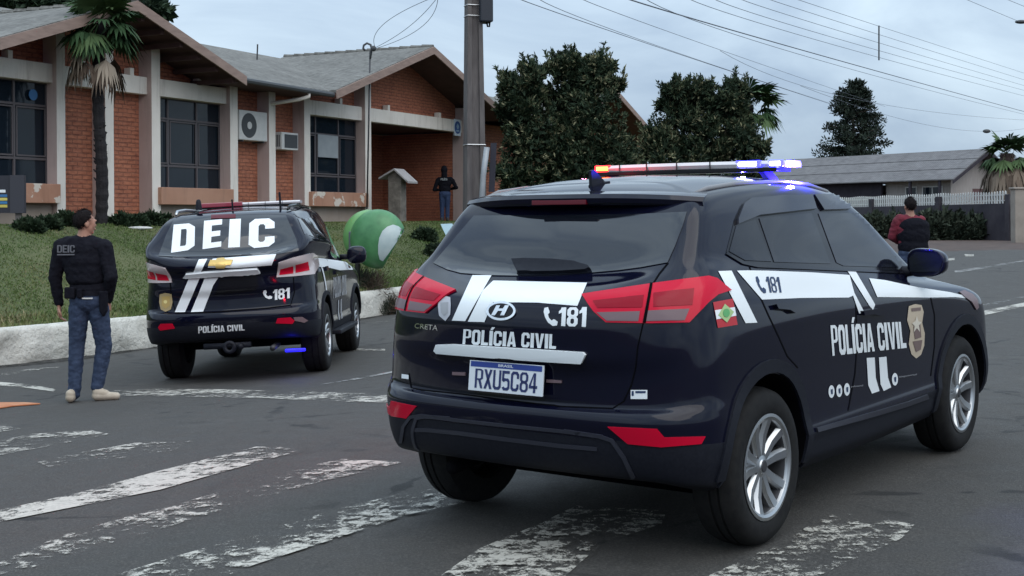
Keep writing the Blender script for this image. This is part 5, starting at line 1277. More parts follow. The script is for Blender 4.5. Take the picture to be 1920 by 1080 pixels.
for a, c_ in (((712, 60), (735, 30)), ((745, 66), (790, 30)), ((770, 70), (805, 28))):
    wire([(702, 90, 35.3), (a[0], a[1], 34), (c_[0], c_[1], 32), (822, -8, 30)], .007, 'cable curving from the service mast up to the pole top', 'service mast cables')
b = MB(); b.tube([at(1648, 48, 34.5), at(1648, 113, 34.5)], .02, 6); tag(b.build('cable_spacer', DARKM), 'dark upright rod holding the five parallel cables apart', 'cable spacer')
b = MB(); b.ball((0, 0, 0), .12, 0, 10, 6, (1.6, .8, .8)); o = b.build('splice_box', DARKM, None, True); o.location = at(1850, 246, 62); tag(o, 'small dark splice box hanging on the lowest cable', 'splice box')
sl = empty('street_lamp', (at(1990, 412, 40).x, 40, .5), 'dark street lamp head reaching in at the upper right edge', 'street lamp')
lz = at(1915, 41, 40); L0 = Vector(sl.location)
b = MB(); b.tube([(0, 0, 0), (0, 0, lz.z - L0.z - .4)], [.11, .07], 10); b.tube([(0, 0, lz.z - L0.z - .42), (-.5, 0, lz.z - L0.z - .05), (lz.x - L0.x + .12, 0, lz.z - L0.z)], .03, 8); b.build('pole', CONC, sl, True)
b = MB(); b.ball(lz - L0, .2, 0, 12, 8, (1.0, .5, .3)); b.build('lamp_head', DARKM, sl, True)
# ================================================================== plants
rng = np.random.default_rng(11)
def leafmat(name, stops, scale=1.2, rough=.75):
    m = mat(name, stops[0][1], rough, spec=.25); q = G(m)
    a = q.n('ShaderNodeAttribute', attribute_name='tint'); q.col(q.ramp(a.outputs['Fac'], stops)); return m
def add_tint(me, val):
    at_ = me.attributes.new('tint', 'FLOAT', 'FACE'); at_.data.foreach_set('value', np.asarray(val, np.float32))
def blades(P, D, Lg, Wd, tint, bend=.25):
    """slender leaf faces: base points P, directions D (unit), length, width -> verts, faces, tint"""
    n = len(P); R_ = rng.normal(size=(n, 3)); S = np.cross(D, R_); S /= np.linalg.norm(S, axis=1)[:, None] + 1e-9
    Nn = np.cross(S, D); Lg = Lg[:, None]; Wd = Wd[:, None]
    a = P; b = P + D * Lg * .5 + S * Wd * .5; c = P + D * Lg * .5 - S * Wd * .5; d = P + D * Lg - Nn * Lg * bend
    V = np.stack([a, c, d, b], 1).reshape(-1, 3); F = np.arange(4 * n).reshape(-1, 4); return V, F, tint
def mesh_np(name, V, F, tint, m, parent=None):
    me = bpy.data.meshes.new(name); n, k = F.shape
    me.vertices.add(len(V)); me.vertices.foreach_set('co', V.astype(np.float32).ravel())
    me.loops.add(n * k); me.loops.foreach_set('vertex_index', F.astype(np.int32).ravel())
    me.polygons.add(n); me.polygons.foreach_set('loop_start', np.arange(0, n * k, k, dtype=np.int32)); me.update(calc_edges=True); me.validate()
    add_tint(me, tint); return link(name, me, m, parent)
def unit(a): return a / (np.linalg.norm(a, axis=-1, keepdims=True) + 1e-9)
BARK = noisy('bark', (.05, .04, .032), (.10, .082, .065), 8, .95, .6, vecscale=(3, 3, .5))
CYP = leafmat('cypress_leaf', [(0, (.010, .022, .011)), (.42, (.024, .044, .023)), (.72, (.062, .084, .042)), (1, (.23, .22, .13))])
PINE = leafmat('pine_leaf', [(0, (.010, .018, .014)), (1, (.028, .042, .028))])
SHRUB = leafmat('shrub_leaf', [(0, (.012, .024, .012)), (.6, (.028, .05, .024)), (1, (.06, .085, .045))])
WEED = leafmat('weed_leaf', [(0, (.020, .030, .020)), (.6, (.045, .06, .04)), (1, (.10, .115, .085))])
BROAD = leafmat('broad_leaf', [(0, (.012, .026, .016)), (1, (.035, .06, .03))])
FANG = leafmat('fan_leaf', [(0, (.014, .036, .014)), (.6, (.032, .072, .026)), (1, (.085, .13, .052))])
DEADF = leafmat('dead_frond', [(0, (.055, .038, .028)), (.6, (.13, .095, .07)), (1, (.27, .225, .175))])
def blob_tree(name, blobs, d, base, m, label, cat='tree', dens=1.0, leaf=(.22, .05), up=.5, tip=.35, group=None, trunk=True, dj=.6):
    """crown from lumps traced on the photograph (pixel x, y, radius) standing at depth d"""
    root = empty(name, base, label, cat, group); B = np.array(base); sc = d / F_PX
    Vs, Fs, Ts = [], [], []; nv = 0
    blobs = list(blobs) + [(x + r * .95 * math.cos(a), y - r * .95 * abs(math.sin(a)) * .9, r * rng.uniform(.22, .42)) for (x, y, r) in blobs if r > 18 for a in rng.uniform(0, 6.28, 3)]
    for (x, y, r) in blobs:
        dd = d + rng.uniform(-dj, dj); c = np.array(at(x, y, dd)) - B; R_ = r * sc * .77
        nt = int(dens * 26 * max(1, (R_ / .45)) ** 2); u = unit(rng.normal(size=(nt, 3)))
        rad = R_ * (rng.uniform(.30, 1.12, nt) ** .6) * (1 + .24 * np.sin(5 * u[:, 0] + 3 * u[:, 2] + x))
        pc_ = c + u * rad[:, None]                                                     # tuft centres
        od = unit(u + np.array([0, 0, up]) + rng.normal(size=(nt, 3)) * .35); k = 12
        P = np.repeat(pc_, k, 0) + rng.normal(size=(nt * k, 3)) * leaf[0] * .22
        D = unit(np.repeat(od, k, 0) + rng.normal(size=(nt * k, 3)) * .55)
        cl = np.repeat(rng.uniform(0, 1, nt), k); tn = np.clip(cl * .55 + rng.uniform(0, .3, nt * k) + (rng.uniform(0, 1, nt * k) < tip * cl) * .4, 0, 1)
        V, F, T = blades(P, D, leaf[0] * rng.uniform(.55, 1.25, nt * k), leaf[1] * rng.uniform(.7, 1.4, nt * k), tn)
        Vs.append(V); Fs.append(F + nv); Ts.append(T); nv += len(V)
        # core of darker, broader blades
        nc = int(nt * 1.3); uu = unit(rng.normal(size=(nc, 3))); P = c + uu * (R_ * .78 * rng.uniform(.2, 1, nc) ** .4)[:, None]
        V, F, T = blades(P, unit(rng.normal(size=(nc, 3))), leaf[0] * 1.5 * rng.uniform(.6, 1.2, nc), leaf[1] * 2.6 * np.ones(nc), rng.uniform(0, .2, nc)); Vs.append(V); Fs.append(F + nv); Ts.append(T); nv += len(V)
    if up > .6:                                                                        # pointed leaders standing out of the lumps
        for (x, y, r) in blobs:
            for a in rng.uniform(.25, 2.9, max(2, int(r / 9))):
                dd = d + rng.uniform(-dj, dj); c0 = np.array(at(x + r * .72 * math.cos(a), y - r * .72 * math.sin(a), dd)) - B; dr = unit(np.array([math.cos(a) * .8, rng.uniform(-.4, .4), 1.0 + .3 * math.sin(a)])); ln = rng.uniform(.2, .5)
                k = 46; t_ = rng.uniform(0, 1, k); P = c0 + dr * (t_ * ln)[:, None] + rng.normal(size=(k, 3)) * (.085 * (1 - t_))[:, None]
                V, F, T = blades(P, unit(dr * .9 + rng.normal(size=(k, 3)) * .45), leaf[0] * .9 * rng.uniform(.6, 1.2, k), leaf[1] * np.ones(k), np.clip(rng.uniform(0, .6) + rng.uniform(0, .45, k), 0, 1)); Vs.append(V); Fs.append(F + nv); Ts.append(T); nv += len(V)
    mesh_np('crown', np.concatenate(Vs), np.concatenate(Fs), np.concatenate(Ts), m, root)
    if trunk:
        b = MB(); tops = sorted(blobs, key=lambda q_: -q_[2])[:5]
        t0 = Vector((0, 0, -.1)); h = np.mean([np.array(at(x, y, d))[2] for x, y, r in tops]) - base[2]
        b.tube([t0, (0.03, .02, h * .35), (-.02, 0, h * .8)], [.16, .12, .07], 8)
        for (x, y, r) in tops:
            e = Vector(at(x, y, d)) - Vector(base); b.tube([(0, 0, h * .3), Vector((e.x * .5, e.y * .5, h * .3 + (e.z - h * .3) * .6)), e], [.07, .05, .02], 6)
        b.build('trunk', BARK, root, True)
    return root
def lawn_base(px, d): p = at(px, 412, d); return (p.x, p.y, lawn_xy(p.x, p.y))
T1 = [(978,165,34),(958,172,22),(1000,150,22),(1053,116,13),(1052,132,20),(1075,147,32),(1125,134,24),(1108,150,30),(1146,168,20),(1056,190,58),(1110,205,58),(994,215,52),(962,190,16),(962,225,22),(1010,265,70),(1075,260,70),(1128,262,54),(1160,300,28),(968,272,36),(1000,320,70),(1080,325,75),(1150,325,60),(958,330,30),(1180,325,22),(1020,370,70),(1110,370,70)]
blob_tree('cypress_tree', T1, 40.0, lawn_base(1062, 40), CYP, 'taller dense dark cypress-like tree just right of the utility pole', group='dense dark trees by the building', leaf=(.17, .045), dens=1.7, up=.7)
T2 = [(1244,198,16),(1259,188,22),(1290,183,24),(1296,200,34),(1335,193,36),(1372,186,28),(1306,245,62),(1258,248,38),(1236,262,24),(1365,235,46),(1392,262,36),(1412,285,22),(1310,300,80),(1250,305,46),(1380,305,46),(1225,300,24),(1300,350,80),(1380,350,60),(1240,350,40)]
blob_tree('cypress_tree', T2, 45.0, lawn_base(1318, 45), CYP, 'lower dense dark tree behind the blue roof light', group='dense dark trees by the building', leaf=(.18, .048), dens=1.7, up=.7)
# tall far pine: whorled branches
pb = Vector((at(1600, 412, 112).x, 112, .9)); pr = empty('pine_tree', pb, 'tall open pine rising alone behind the long grey roof', 'tree')
H_ = at(1600, 152, 112).z - pb.z; b = MB(); b.tube([(0, 0, -.2), (.05, 0, H_ * .5), (0, 0, H_ * .97)], [.30, .2, .05], 8)
Vs, Fs, Ts = [], [], []; nv = 0; zl = H_ * .24
while zl < H_:
    fr = (zl - H_ * .24) / (H_ * .76); Rm = 3.55 * (1 - fr) ** .75 + .55
    for k in range(rng.integers(6, 9)):
        a = rng.uniform(0, 6.283); rr = Rm * rng.uniform(.65, 1.05); e = np.array([math.cos(a) * rr, math.sin(a) * rr, zl + rr * rng.uniform(-.05, .22)])
        b.tube([(0, 0, zl - .1), tuple(e * np.array([.55, .55, 1]) - np.array([0, 0, .12])), tuple(e)], [.07, .045, .02], 5)
        for f_ in ((.45, .72, 1.0) if rr > 1.2 else (.7, 1.0)):
            c = np.array([e[0] * f_, e[1] * f_, zl + (e[2] - zl) * f_]); cr_ = rng.uniform(.26, .46)
            nt = 40; u = unit(rng.normal(size=(nt, 3))); P = c + u * cr_ * rng.uniform(.1, 1, (nt, 1)) * np.array([1, 1, .75])
            V, F, T = blades(P, unit(u + np.array([0, 0, .5])), .34 * rng.uniform(.6, 1.2, nt), .13 * np.ones(nt), rng.uniform(0, 1, nt)); Vs.append(V); Fs.append(F + nv); Ts.append(T); nv += len(V)
    zl += .46 * rng.uniform(.8, 1.3)
b.build('trunk', BARK, pr, True); mesh_np('crown', np.concatenate(Vs), np.concatenate(Fs), np.concatenate(Ts), PINE, pr)

def fan(c, d, size, droop, nb, tints, petiole=.5):
    """one fan frond: petiole then a disc of blades"""
    d = unit(np.array(d, float)); side = unit(np.cross(d, [0, 0, 1.0]) + 1e-6); upv = np.cross(side, d); hub = np.array(c) + d * petiole - np.array([0, 0, droop * .15])
    Vv, Fv = [], []; nv_ = 0
    for k in range(nb):
        t = (k / (nb - 1) - .5) * 2 * 1.9; dr = unit(d * math.cos(t) + side * math.sin(t) - np.array([0, 0, droop * (.35 + .3 * rng.uniform())])); ln = size * (1 - .25 * abs(t) / 1.9) * rng.uniform(.85, 1.1); w_ = size * .085
        sd_ = unit(np.cross(dr, upv)) * w_; mid = hub + dr * ln * .6; end = hub + dr * ln - np.array([0, 0, ln * (.12 + .4 * droop * rng.uniform())])
        Vv += [hub, mid - sd_ * .9, end, mid + sd_ * .9]; Fv.append((nv_, nv_ + 1, nv_ + 2, nv_ + 3)); nv_ += 4
    pw = side * .012
    Vv += [np.array(c) - pw, hub - pw, hub + pw, np.array(c) + pw]; Fv.append((nv_, nv_ + 1, nv_ + 2, nv_ + 3))
    return np.array(Vv), np.array(Fv), np.full(len(Fv), rng.uniform(*tints))
def palm(name, base, top, tr, label, ngreen, ndead, size, deadlen=1.0, trunk_m=None, spread=1.0, bias=(0, 0)):
    base = Vector(base); root = empty(name, base, label, 'palm tree'); tp = Vector(top) - base
    b = MB(); n = 34; pts = []; rs = []
    for i in range(n + 1):
        t = i / n; pts.append(tp * t + Vector((.03 * math.sin(7 * t), .02 * math.cos(5 * t), 0))); rs.append(tr * (1.12 - .15 * t + (.10 if i % 2 else -.04) + rng.uniform(-.05, .05)))
    pts[0].z -= .15; b.tube(pts, rs, 12)
    for i in range(90):                                            # old leaf stubs
        t = rng.uniform(.2, 1); a = rng.uniform(0, 6.28); p = tp * t; o = Vector((math.cos(a), math.sin(a), 0)); b.tube([p + o * tr * .8, p + o * tr * 1.25 + Vector((0, 0, .05))], [.022, .012], 5)
    b.build('trunk', trunk_m or noisy('palm_trunk', (.006, .0055, .008), (.020, .017, .018), 9, .95, .8), root)
    for nm, cnt, m in (('crown', ngreen, FANG), ('dead_fronds', ndead, DEADF)):
        if not cnt: continue
        Vs, Fs, Ts = [], [], []; nv = 0
        for k in range(cnt):
            a = rng.uniform(0, 6.283)
            if nm == 'crown':
                el = rng.uniform(-.6, 1.25); d = (math.cos(a) * math.cos(el) * spread + bias[0], math.sin(a) * math.cos(el) * spread, math.sin(el)); V, F, T = fan(np.array(tp), d, size * rng.uniform(.75, 1.1), .35 if el > .3 else .8, 17, (.15, .95), size * .75)
            else:
                o = np.array([math.cos(a), math.sin(a), 0]); c = np.array(tp) - np.array([0, 0, rng.uniform(.0, .5)]) + o * tr; V, F, T = fan(c, o * .9 + np.array([bias[1] * rng.uniform(.2, 1.6), 0, -.55]), size * rng.uniform(.6, .95) * deadlen, 2.0, 12, (.1, 1.0), size * .6)
            Vs.append(V); Fs.append(F + nv); Ts.append(T); nv += len(V)
        mesh_np(nm, np.concatenate(Vs), np.concatenate(Fs), np.concatenate(Ts), m, root)
    return root
pb_ = lawn_base(189, 26.0)
palm('fan_palm', pb_, at(186, 38, 26.0), .105, 'fan palm with green crown and hanging brown dead fronds before the brick panels', 46, 14, .56, 1.0, spread=.95, bias=(.2, -.6))
palm('fan_palm', (at(1885, 412, 57).x, 57, .6), at(1888, 288, 57), .30, 'stout fan palm with a shaggy brown skirt near the right edge', 26, 30, .78, 1.5, noisy('shaggy_trunk', (.055, .038, .036), (.12, .085, .075), 6, .95, .8, vecscale=(4, 4, .6)))
palm('fan_palm', (at(1408, 412, 47).x, 47, lawn_xy(at(1408, 412, 47).x, 47)), at(1406, 196, 47), .12, 'palm whose drooping fronds poke out right of the lower dense tree', 24, 0, .85, 1.0, spread=1.0, bias=(.30, 0))
# trees beyond the building
def far_tree(px, py, r, d, label, n=9):
    bl = [(px + rng.uniform(-.8, .8) * r, py + rng.uniform(-.4, .7) * r, r * rng.uniform(.4, .65)) for _ in range(n)] + [(px, py + r * .5, r)]
    p = at(px, 412, d); return blob_tree('broadleaf_tree', bl, d, (p.x, p.y, 1.5), BROAD, label, leaf=(.42, .2), dens=.8, up=.2, tip=.1)
far_tree(40, 12, 48, 58, 'dark broad tree above the roof at the upper left corner'); far_tree(122, 6, 40, 60, 'dark broad tree behind the gable, left of the fan palm')
far_tree(286, 22, 20, 56, 'twiggy treetop just showing over the right slope of the first gable', 5)
# low hedge along the building, shrubs, flower bed
def shrub(px, py, rw, rh, d, m, label, cat='shrub', group=None, leaf=(.13, .06), n=900, flowers=0):
    p = at(px, py, d); z = lawn_xy(p.x, p.y) if (Vector((p.x, p.y, 0)) - K0).dot(KN) > 0 else g(p.x, p.y) - .06
    root = None; sc = d / F_PX; RX, RZ = rw * sc, rh * sc
    u = unit(rng.normal(size=(n, 3))); u[:, 2] = np.abs(u[:, 2]); rad = rng.uniform(.35, 1, n) ** .5 * (1 + .22 * np.sin(7 * u[:, 0] + px) * np.cos(5 * u[:, 1]))
    P = u * rad[:, None] * np.array([RX, RX * .75, RZ * 1.0]); D = unit(u + np.array([0, 0, .35]) + rng.normal(size=(n, 3)) * .6)
    V, F, T = blades(P, D, leaf[0] * rng.uniform(.6, 1.3, n), leaf[1] * rng.uniform(.7, 1.4, n), rng.uniform(0, 1, n) * rng.uniform(.5, 1, n))
    o = mesh_np('shrub' if cat == 'shrub' else cat.replace(' ', '_'), V, F, T, m); o.location = (p.x, p.y, z - .02); tag(o, label, cat, group)
    if flowers:
        b = MB()
        for k in range(flowers):
            q_ = unit(rng.normal(size=3)); q_[2] = abs(q_[2]); q_[1] = -abs(q_[1]); b.ball(q_ * np.array([RX, RX * .75, RZ]) * .98, .045, 0, 6, 4)
        b.build('flowers', WHITEM, o)
    return o
hx = [(52, 394, 24, 20), (88, 397, 22, 17), (122, 396, 22, 21), (150, 398, 20, 15), (228, 399, 22, 18), (256, 400, 20, 17), (284, 399, 20, 20), (306, 402, 18, 15)]
hd = [23.5, 24.2, 24.8, 25.2, 26.2, 26.6, 27.0, 27.2]
hl = ['at the foot of the black name board', 'under the peeling ochre sill box', 'at the foot of the white pilaster left of the palm', 'just left of the fan palm trunk', 'just right of the fan palm trunk', 'under the second brick panel', 'at the foot of the widest white pilaster', 'last of the hedge, nearest the DEIC car']
for (x, y, rw, rh), d, l_ in zip(hx, hd, hl): shrub(x, y, rw, rh, d, SHRUB, 'low dark green shrub ' + l_, group='low hedge along the brick wall', n=1300, leaf=(.11, .055))
shrub(795, 408, 22, 20, 33, SHRUB, 'dark shrub before the porch, left of the white-flowered one', n=1200, group='shrubs before the porch'); shrub(822, 422, 26, 22, 31, SHRUB, 'dark shrub with small white flowers below the porch', n=1500, flowers=14, group='shrubs before the porch')
shrub(838, 446, 22, 18, 29.5, SHRUB, 'dark shrub hugging the tilted light blue panel', n=1100, group='shrubs before the porch'); shrub(935, 385, 34, 60, 33, SHRUB, 'tall dark shrub right of the utility pole', n=2600, leaf=(.2, .09), flowers=5)
for i, (x, l_) in enumerate(((672, 'beside the DEIC car'), (700, 'under the green hood'), (728, 'right of the green hood'), (752, 'nearest the front police car'))):
    shrub(x, 512, 17, 26, 25.9, DEADF if i % 2 else WEED, 'dry grassy weed clump on the wall top ' + l_, 'weed clump', 'dry weeds on the wall top', leaf=(.30, .012), n=420)
wx = [(1735, 66, 'just right of the man in red'), (1765, 70, 'second from the man in red'), (1798, 66, 'beside the middle pier'), (1832, 62, 'between the middle pier and the gate pier'), (1866, 60, 'left of the gate pier'), (1893, 46, 'at the foot of the gate pier')]
for x, r_, l_ in wx: shrub(x, 452, 26, r_ * .72, 57, WEED, 'grey-green weedy bush against the dark wall ' + l_, 'bush', 'weedy bushes along the dark wall', leaf=(.30, .12), n=1300)
for x, l_ in ((1640, 'left of the man in red'), (1680, 'behind the man in red')): shrub(x, 452, 28, 45, 60, WEED, 'grey-green weedy bush against the dark wall ' + l_, 'bush', 'weedy bushes along the dark wall', leaf=(.30, .12), n=1000)
# grass blades of the lawn
n = 150000; t = rng.uniform(-9, 22, n); q_ = .2 + 5.6 * rng.uniform(0, 1, n) ** 1.25
X = K0.x + KD.x * t + KN.x * q_; Y = K0.y + KD.y * t + KN.y * q_
tg = np.arange(-20, 60, .25); kz = np.interp(t, tg, [gk(float(a)) for a in tg]) + .44
s_ = np.clip((q_ - .25) / 4.6, 0, 1); s_ = np.where(s_ < 1, s_ * (1.25 - .25 * s_), 1); tp_ = np.maximum(1.55 + np.maximum(0, t - 30) * .012, kz)
Z = kz + (tp_ - kz) * s_ - .01; P = np.stack([X, Y, Z], 1)
patch = .5 + .5 * np.sin(X * 1.7 + np.sin(Y * 1.3) * 1.5) * np.cos(Y * 1.1 + .6 * X); D = unit(np.stack([rng.normal(0, .45, n), rng.normal(0, .45, n), np.ones(n)], 1))
edge = (q_ < .6)
V, F, T = blades(P, D, rng.uniform(.02, .055, n) * (1 + 1.6 * edge), rng.uniform(.012, .022, n), np.clip(patch * .55 + rng.uniform(0, .5, n) + .2 * edge, 0, 1), .3)
GRASSM = leafmat('grass_blade', [(0, (.052, .094, .024)), (.5, (.086, .134, .038)), (.8, (.145, .162, .062)), (1, (.26, .22, .13))])
tag(mesh_np('grass', V, F, T, GRASSM), kind='stuff')
# ================================================================== people
SKIN = mat('skin', (.36, .19, .13), .55); HAIR = noisy('dark_hair', (.006, .005, .006), (.016, .013, .013), 60, .85, .4, spec=.15)
JEANS = noisy('jeans', (.012, .024, .055), (.028, .048, .095), 14, .85, .2); JEANS2 = noisy('blue_jeans', (.018, .035, .09), (.03, .055, .125), 14, .85)
BLACKC = noisy('black_cloth', (.0065, .0068, .011), (.012, .0125, .018), 12, .95, .25, spec=.1); VEST = noisy('black_vest', (.005, .0055, .010), (.009, .0095, .014), 30, .9, .3, spec=.12)
SHOE = noisy('beige_shoe', (.34, .29, .22), (.46, .41, .33), 14, .7); SOLE = mat('shoe_sole', (.05, .045, .04), .8); REDC = noisy('red_cloth', (.10, .008, .018), (.165, .014, .030), 12, .85, .2)
GREYT = mat('grey_print', (.10, .105, .12), .7)
def capsule(mb, p0, p1, r0, r1, m, sy=1.0):
    p0, p1 = Vector(p0), Vector(p1); d = p1 - p0; n = 7
    pts = []; rs = []
    for k in range(4): a = math.pi / 2 * (1 - k / 4); pts.append(p0 - d.normalized() * r0 * math.sin(a)); rs.append(max(r0 * math.cos(a), r0 * .05))
    for k in range(n + 1): t = k / n; pts.append(p0 + d * t); rs.append(r0 + (r1 - r0) * t)
    for k in range(1, 5): a = math.pi / 2 * k / 4; pts.append(p1 + d.normalized() * r1 * math.sin(a)); rs.append(max(r1 * math.cos(a), r1 * .05))
    mb.tube(pts, rs, 12, m)
def remesh(mb, name, mats, parent, voxel=.008, smooth=4):
    src = mb.mesh('src'); o = link(name, src, mats)
    bm = bmesh.new(); bm.from_mesh(src); bv = BVHTree.FromBMesh(bm); bm.free(); srcm = mb.m
    r = o.modifiers.new('r', 'REMESH'); r.mode = 'VOXEL'; r.voxel_size = voxel; s = o.modifiers.new('s', 'SMOOTH'); s.factor = .5; s.iterations = smooth
    me = bpy.data.meshes.new_from_object(o.evaluated_get(bpy.context.evaluated_depsgraph_get()))
    bpy.data.objects.remove(o); me.name = name
    if len(me.materials) == 0:
        for m in mats: me.materials.append(m)
    ids = [srcm[bv.find_nearest(p.center)[2]] for p in me.polygons]
    cloth = np.zeros(len(me.vertices), bool)
    for p, i in zip(me.polygons, ids):
        if i < 2: cloth[list(p.vertices)] = True
    nv = len(me.vertices); co = np.empty(nv * 3); no = np.empty(nv * 3); me.vertices.foreach_get('co', co); me.vertices.foreach_get('normal', no); co = co.reshape(-1, 3); no = no.reshape(-1, 3)
    for i in np.nonzero(cloth)[0]:                                         # folds of the cloth
        x, y, z = co[i]; co[i] += no[i] * (.0065 * mn.noise(Vector((x * 13, y * 13, z * 20))) + .004 * mn.noise(Vector((x * 34, y * 34, z * 40))))
    me.vertices.foreach_set('co', co.ravel()); me.update()
    me.polygons.foreach_set('material_index', ids)
    return link(name, me, mats, parent, True)
def hand(mb, w, dirv, pal, m, s=1.0):
    """palm and five curled fingers from wrist w along dirv; pal = palm side normal"""
    d = Vector(dirv).normalized(); pn = Vector(pal).normalized(); sd_ = d.cross(pn).normalized(); w = Vector(w)
    for k in (-1, 0, 1): capsule(mb, w + sd_ * k * .022 * s, w + d * .085 * s + sd_ * k * .026 * s, .017 * s, .016 * s, m)
    for k, ln in ((-1.5, .075), (-.5, .088), (.5, .082), (1.5, .064)):
        a = w + d * .09 * s + sd_ * k * .020 * s; b_ = a + (d * .8 + pn * .45).normalized() * ln * .5 * s; c_ = b_ + (d * .45 + pn * .9).normalized() * ln * .55 * s
        capsule(mb, a, b_, .0095 * s, .009 * s, m); capsule(mb, b_, c_, .009 * s, .0075 * s, m)
    a = w + d * .03 * s + sd_ * .034 * s; b_ = a + (d * .6 + sd_ * .6 + pn * .3).normalized() * .045 * s; capsule(mb, a, b_, .012 * s, .011 * s, m); capsule(mb, b_, b_ + (d + pn * .4).normalized() * .035 * s, .011 * s, .009 * s, m)
def head(mb, c, yaw, m, hairm, root, hair=True, s=1.0):
    """head with face; yaw 0 looks along +Y (away from the camera), positive turns to +X"""
    c = Vector(c); R_ = Matrix.Rotation(-yaw, 3, 'Z'); P = lambda x, y, z: c + R_ @ Vector((x * s, y * s, z * s))
    def ball(x, y, z, r, sc):
        b2 = MB(); b2.ball((0, 0, 0), r * s, 0, 18, 12, sc); mb.add([P(x, y, z) + R_ @ Vector(v) for v in b2.v], b2.f, m)
    ball(0, -.012, .03, .095, (.80, 1.0, .98)); ball(0, .012, -.035, .075, (.82, 1.0, 1.15)); ball(0, .055, -.085, .032, (1.1, .9, .7)); ball(0, .055, -.005, .062, (.95, .62, 1.2))
    capsule(mb, P(0, .082, .008), P(0, .100, -.020), .008 * s, .012 * s, m); ball(0, .092, -.055, .02, (1.2, .6, .45)); ball(0, .09, .028, .045, (1.1, .35, .22))
    for k in (-1, 1): ball(k * .078, -.012, -.012, .028, (.35, .75, 1.1))
    h = MB()
    if hair:
        vs = []; n1, n2 = 22, 14; keep = []
        b2 = MB(); b2.ball((0, 0, 0), .1005 * s, 0, 26, 18, (.82, 1.0, .98)); ok_ = []
        for v in b2.v: vs.append(P(0, -.014, .034) + R_ @ Vector(v))
        for f in b2.f:
            cc = sum((Vector(b2.v[i]) for i in f), Vector()) / len(f) / s
            if cc.z > -.062 + max(0, cc.y + .03) * 1.35 - (.03 if abs(cc.x) < .04 and cc.y < 0 else 0): ok_.append(f)
        h.add(vs, ok_)
        hv_ = np.array([tuple(v) for v in vs]); sel = hv_[sorted({i for f in ok_ for i in f})]; cc_ = np.array(tuple(c)); kk = rng.integers(0, len(sel), 1500); nn_ = unit(sel[kk] - cc_)
        V, F, T = blades(sel[kk] + rng.normal(size=(1500, 3)) * .006 - nn_ * .004, unit(nn_ * .7 + rng.normal(size=(1500, 3)) * .5 + np.array([0, 0, -.3])), rng.uniform(.012, .024, 1500) * s, np.full(1500, .004) * s, np.zeros(1500))
        o = h.build('hair', hairm, root, True); mesh_np('short_hair', V, F, T, hairm, o); sm = o.modifiers.new('s', 'SOLIDIFY'); sm.thickness = .006 * s; sm.offset = -1
        # eyes and brows
    e = MB()
    for k in (-1, 1): e.ball(P(k * .031, .083, .006), .010 * s, 0, 8, 6)
    e.build('eyes', mat('eye', (.02, .015, .012), .2), root)
    return P
def shoe(mb, a, t, m, ms, r=.042):
    """heel a to toe t (on the ground)"""
    a, t = Vector(a), Vector(t); d = (t - a).normalized(); L_ = (t - a).length
    capsule(mb, a + d * .045 + Vector((0, 0, .052)), t - d * .05 + Vector((0, 0, .042)), .046, .036, m); capsule(mb, a + d * .05 + Vector((0, 0, .085)), a + d * L_ * .45 + Vector((0, 0, .07)), .045, .04, m)
    capsule(mb, a + d * .045 + Vector((0, 0, .022)), t - d * .045 + Vector((0, 0, .02)), .024, .022, ms)

# ---- officer by the DEIC car: back to us, face turned right
D1 = 12.75; b1 = Vector((at(172, 412, D1).x, D1, 0)); b1.z = g(b1.x, b1.y)
p1 = empty('person', b1, 'man in black top, vest, jeans and beige shoes, back turned beside the DEIC car', 'person')
J = lambda x, y, dy=0: at(x, y, D1 + dy) - b1
mb = MB()
pel, chest, neck = J(166, 560), J(157, 478), J(160, 436)
def ell(mb, c, r, m):
    b2 = MB(); b2.ball((0, 0, 0), 1, 0, 20, 14, r); mb.add([Vector(c) + Vector(v) for v in b2.v], b2.f, m)
ell(mb, J(166, 563), (.185, .125, .13), 1); ell(mb, J(165, 540), (.178, .115, .12), 0); ell(mb, J(162, 515), (.182, .112, .15), 0); ell(mb, J(157, 487), (.215, .128, .17), 0); ell(mb, J(155, 463), (.235, .115, .12), 0)
capsule(mb, J(127, 456, .01), J(184, 458, .0), .070, .070, 0); capsule(mb, J(157, 448), J(159, 428), .066, .058, 2)
capsule(mb, J(116, 462), J(103, 520, .02), .083, .064, 0); capsule(mb, J(103, 520, .02), J(111, 568, .05), .065, .044, 0); hand(mb, J(111, 574, .05), (0.03, .02, -1), (1, .2, 0), 2)
capsule(mb, J(196, 464, -.01), J(208, 520, -.06), .083, .066, 0); capsule(mb, J(208, 520, -.06), J(203, 560, .06), .067, .048, 0); hand(mb, J(203, 566, .07), (-.05, .25, -1), (-1, .2, 0), 2)
capsule(mb, J(149, 578), J(144, 648, .03), .103, .076, 1); capsule(mb, J(144, 648, .03), J(140, 728, .0), .078, .062, 1); capsule(mb, J(140, 728), J(139, 738), .060, .058, 1)
capsule(mb, J(184, 578, .02), J(195, 648, .06), .104, .078, 1); capsule(mb, J(195, 648, .06), J(184, 718, .04), .080, .063, 1); capsule(mb, J(184, 716, .04), J(182, 724, .03), .060, .060, 1)
zL = g(b1.x - .2, b1.y - .1) - b1.z
fl = Vector((J(138, 740).x, -.13, zL)); shoe(mb, fl, fl + Vector((-.03, .27, .0)), 3, 4)
fr = Vector((J(172, 735).x, .0, g(b1.x, b1.y + .05) - b1.z)); shoe(mb, fr, fr + Vector((.275, .05, .005)), 3, 4)
head(mb, J(160, 419), math.radians(52), 2, HAIR, p1)
remesh(mb, 'body', [BLACKC, JEANS, SKIN, SHOE, SOLE], p1, .0075, 3)
vb = MB()
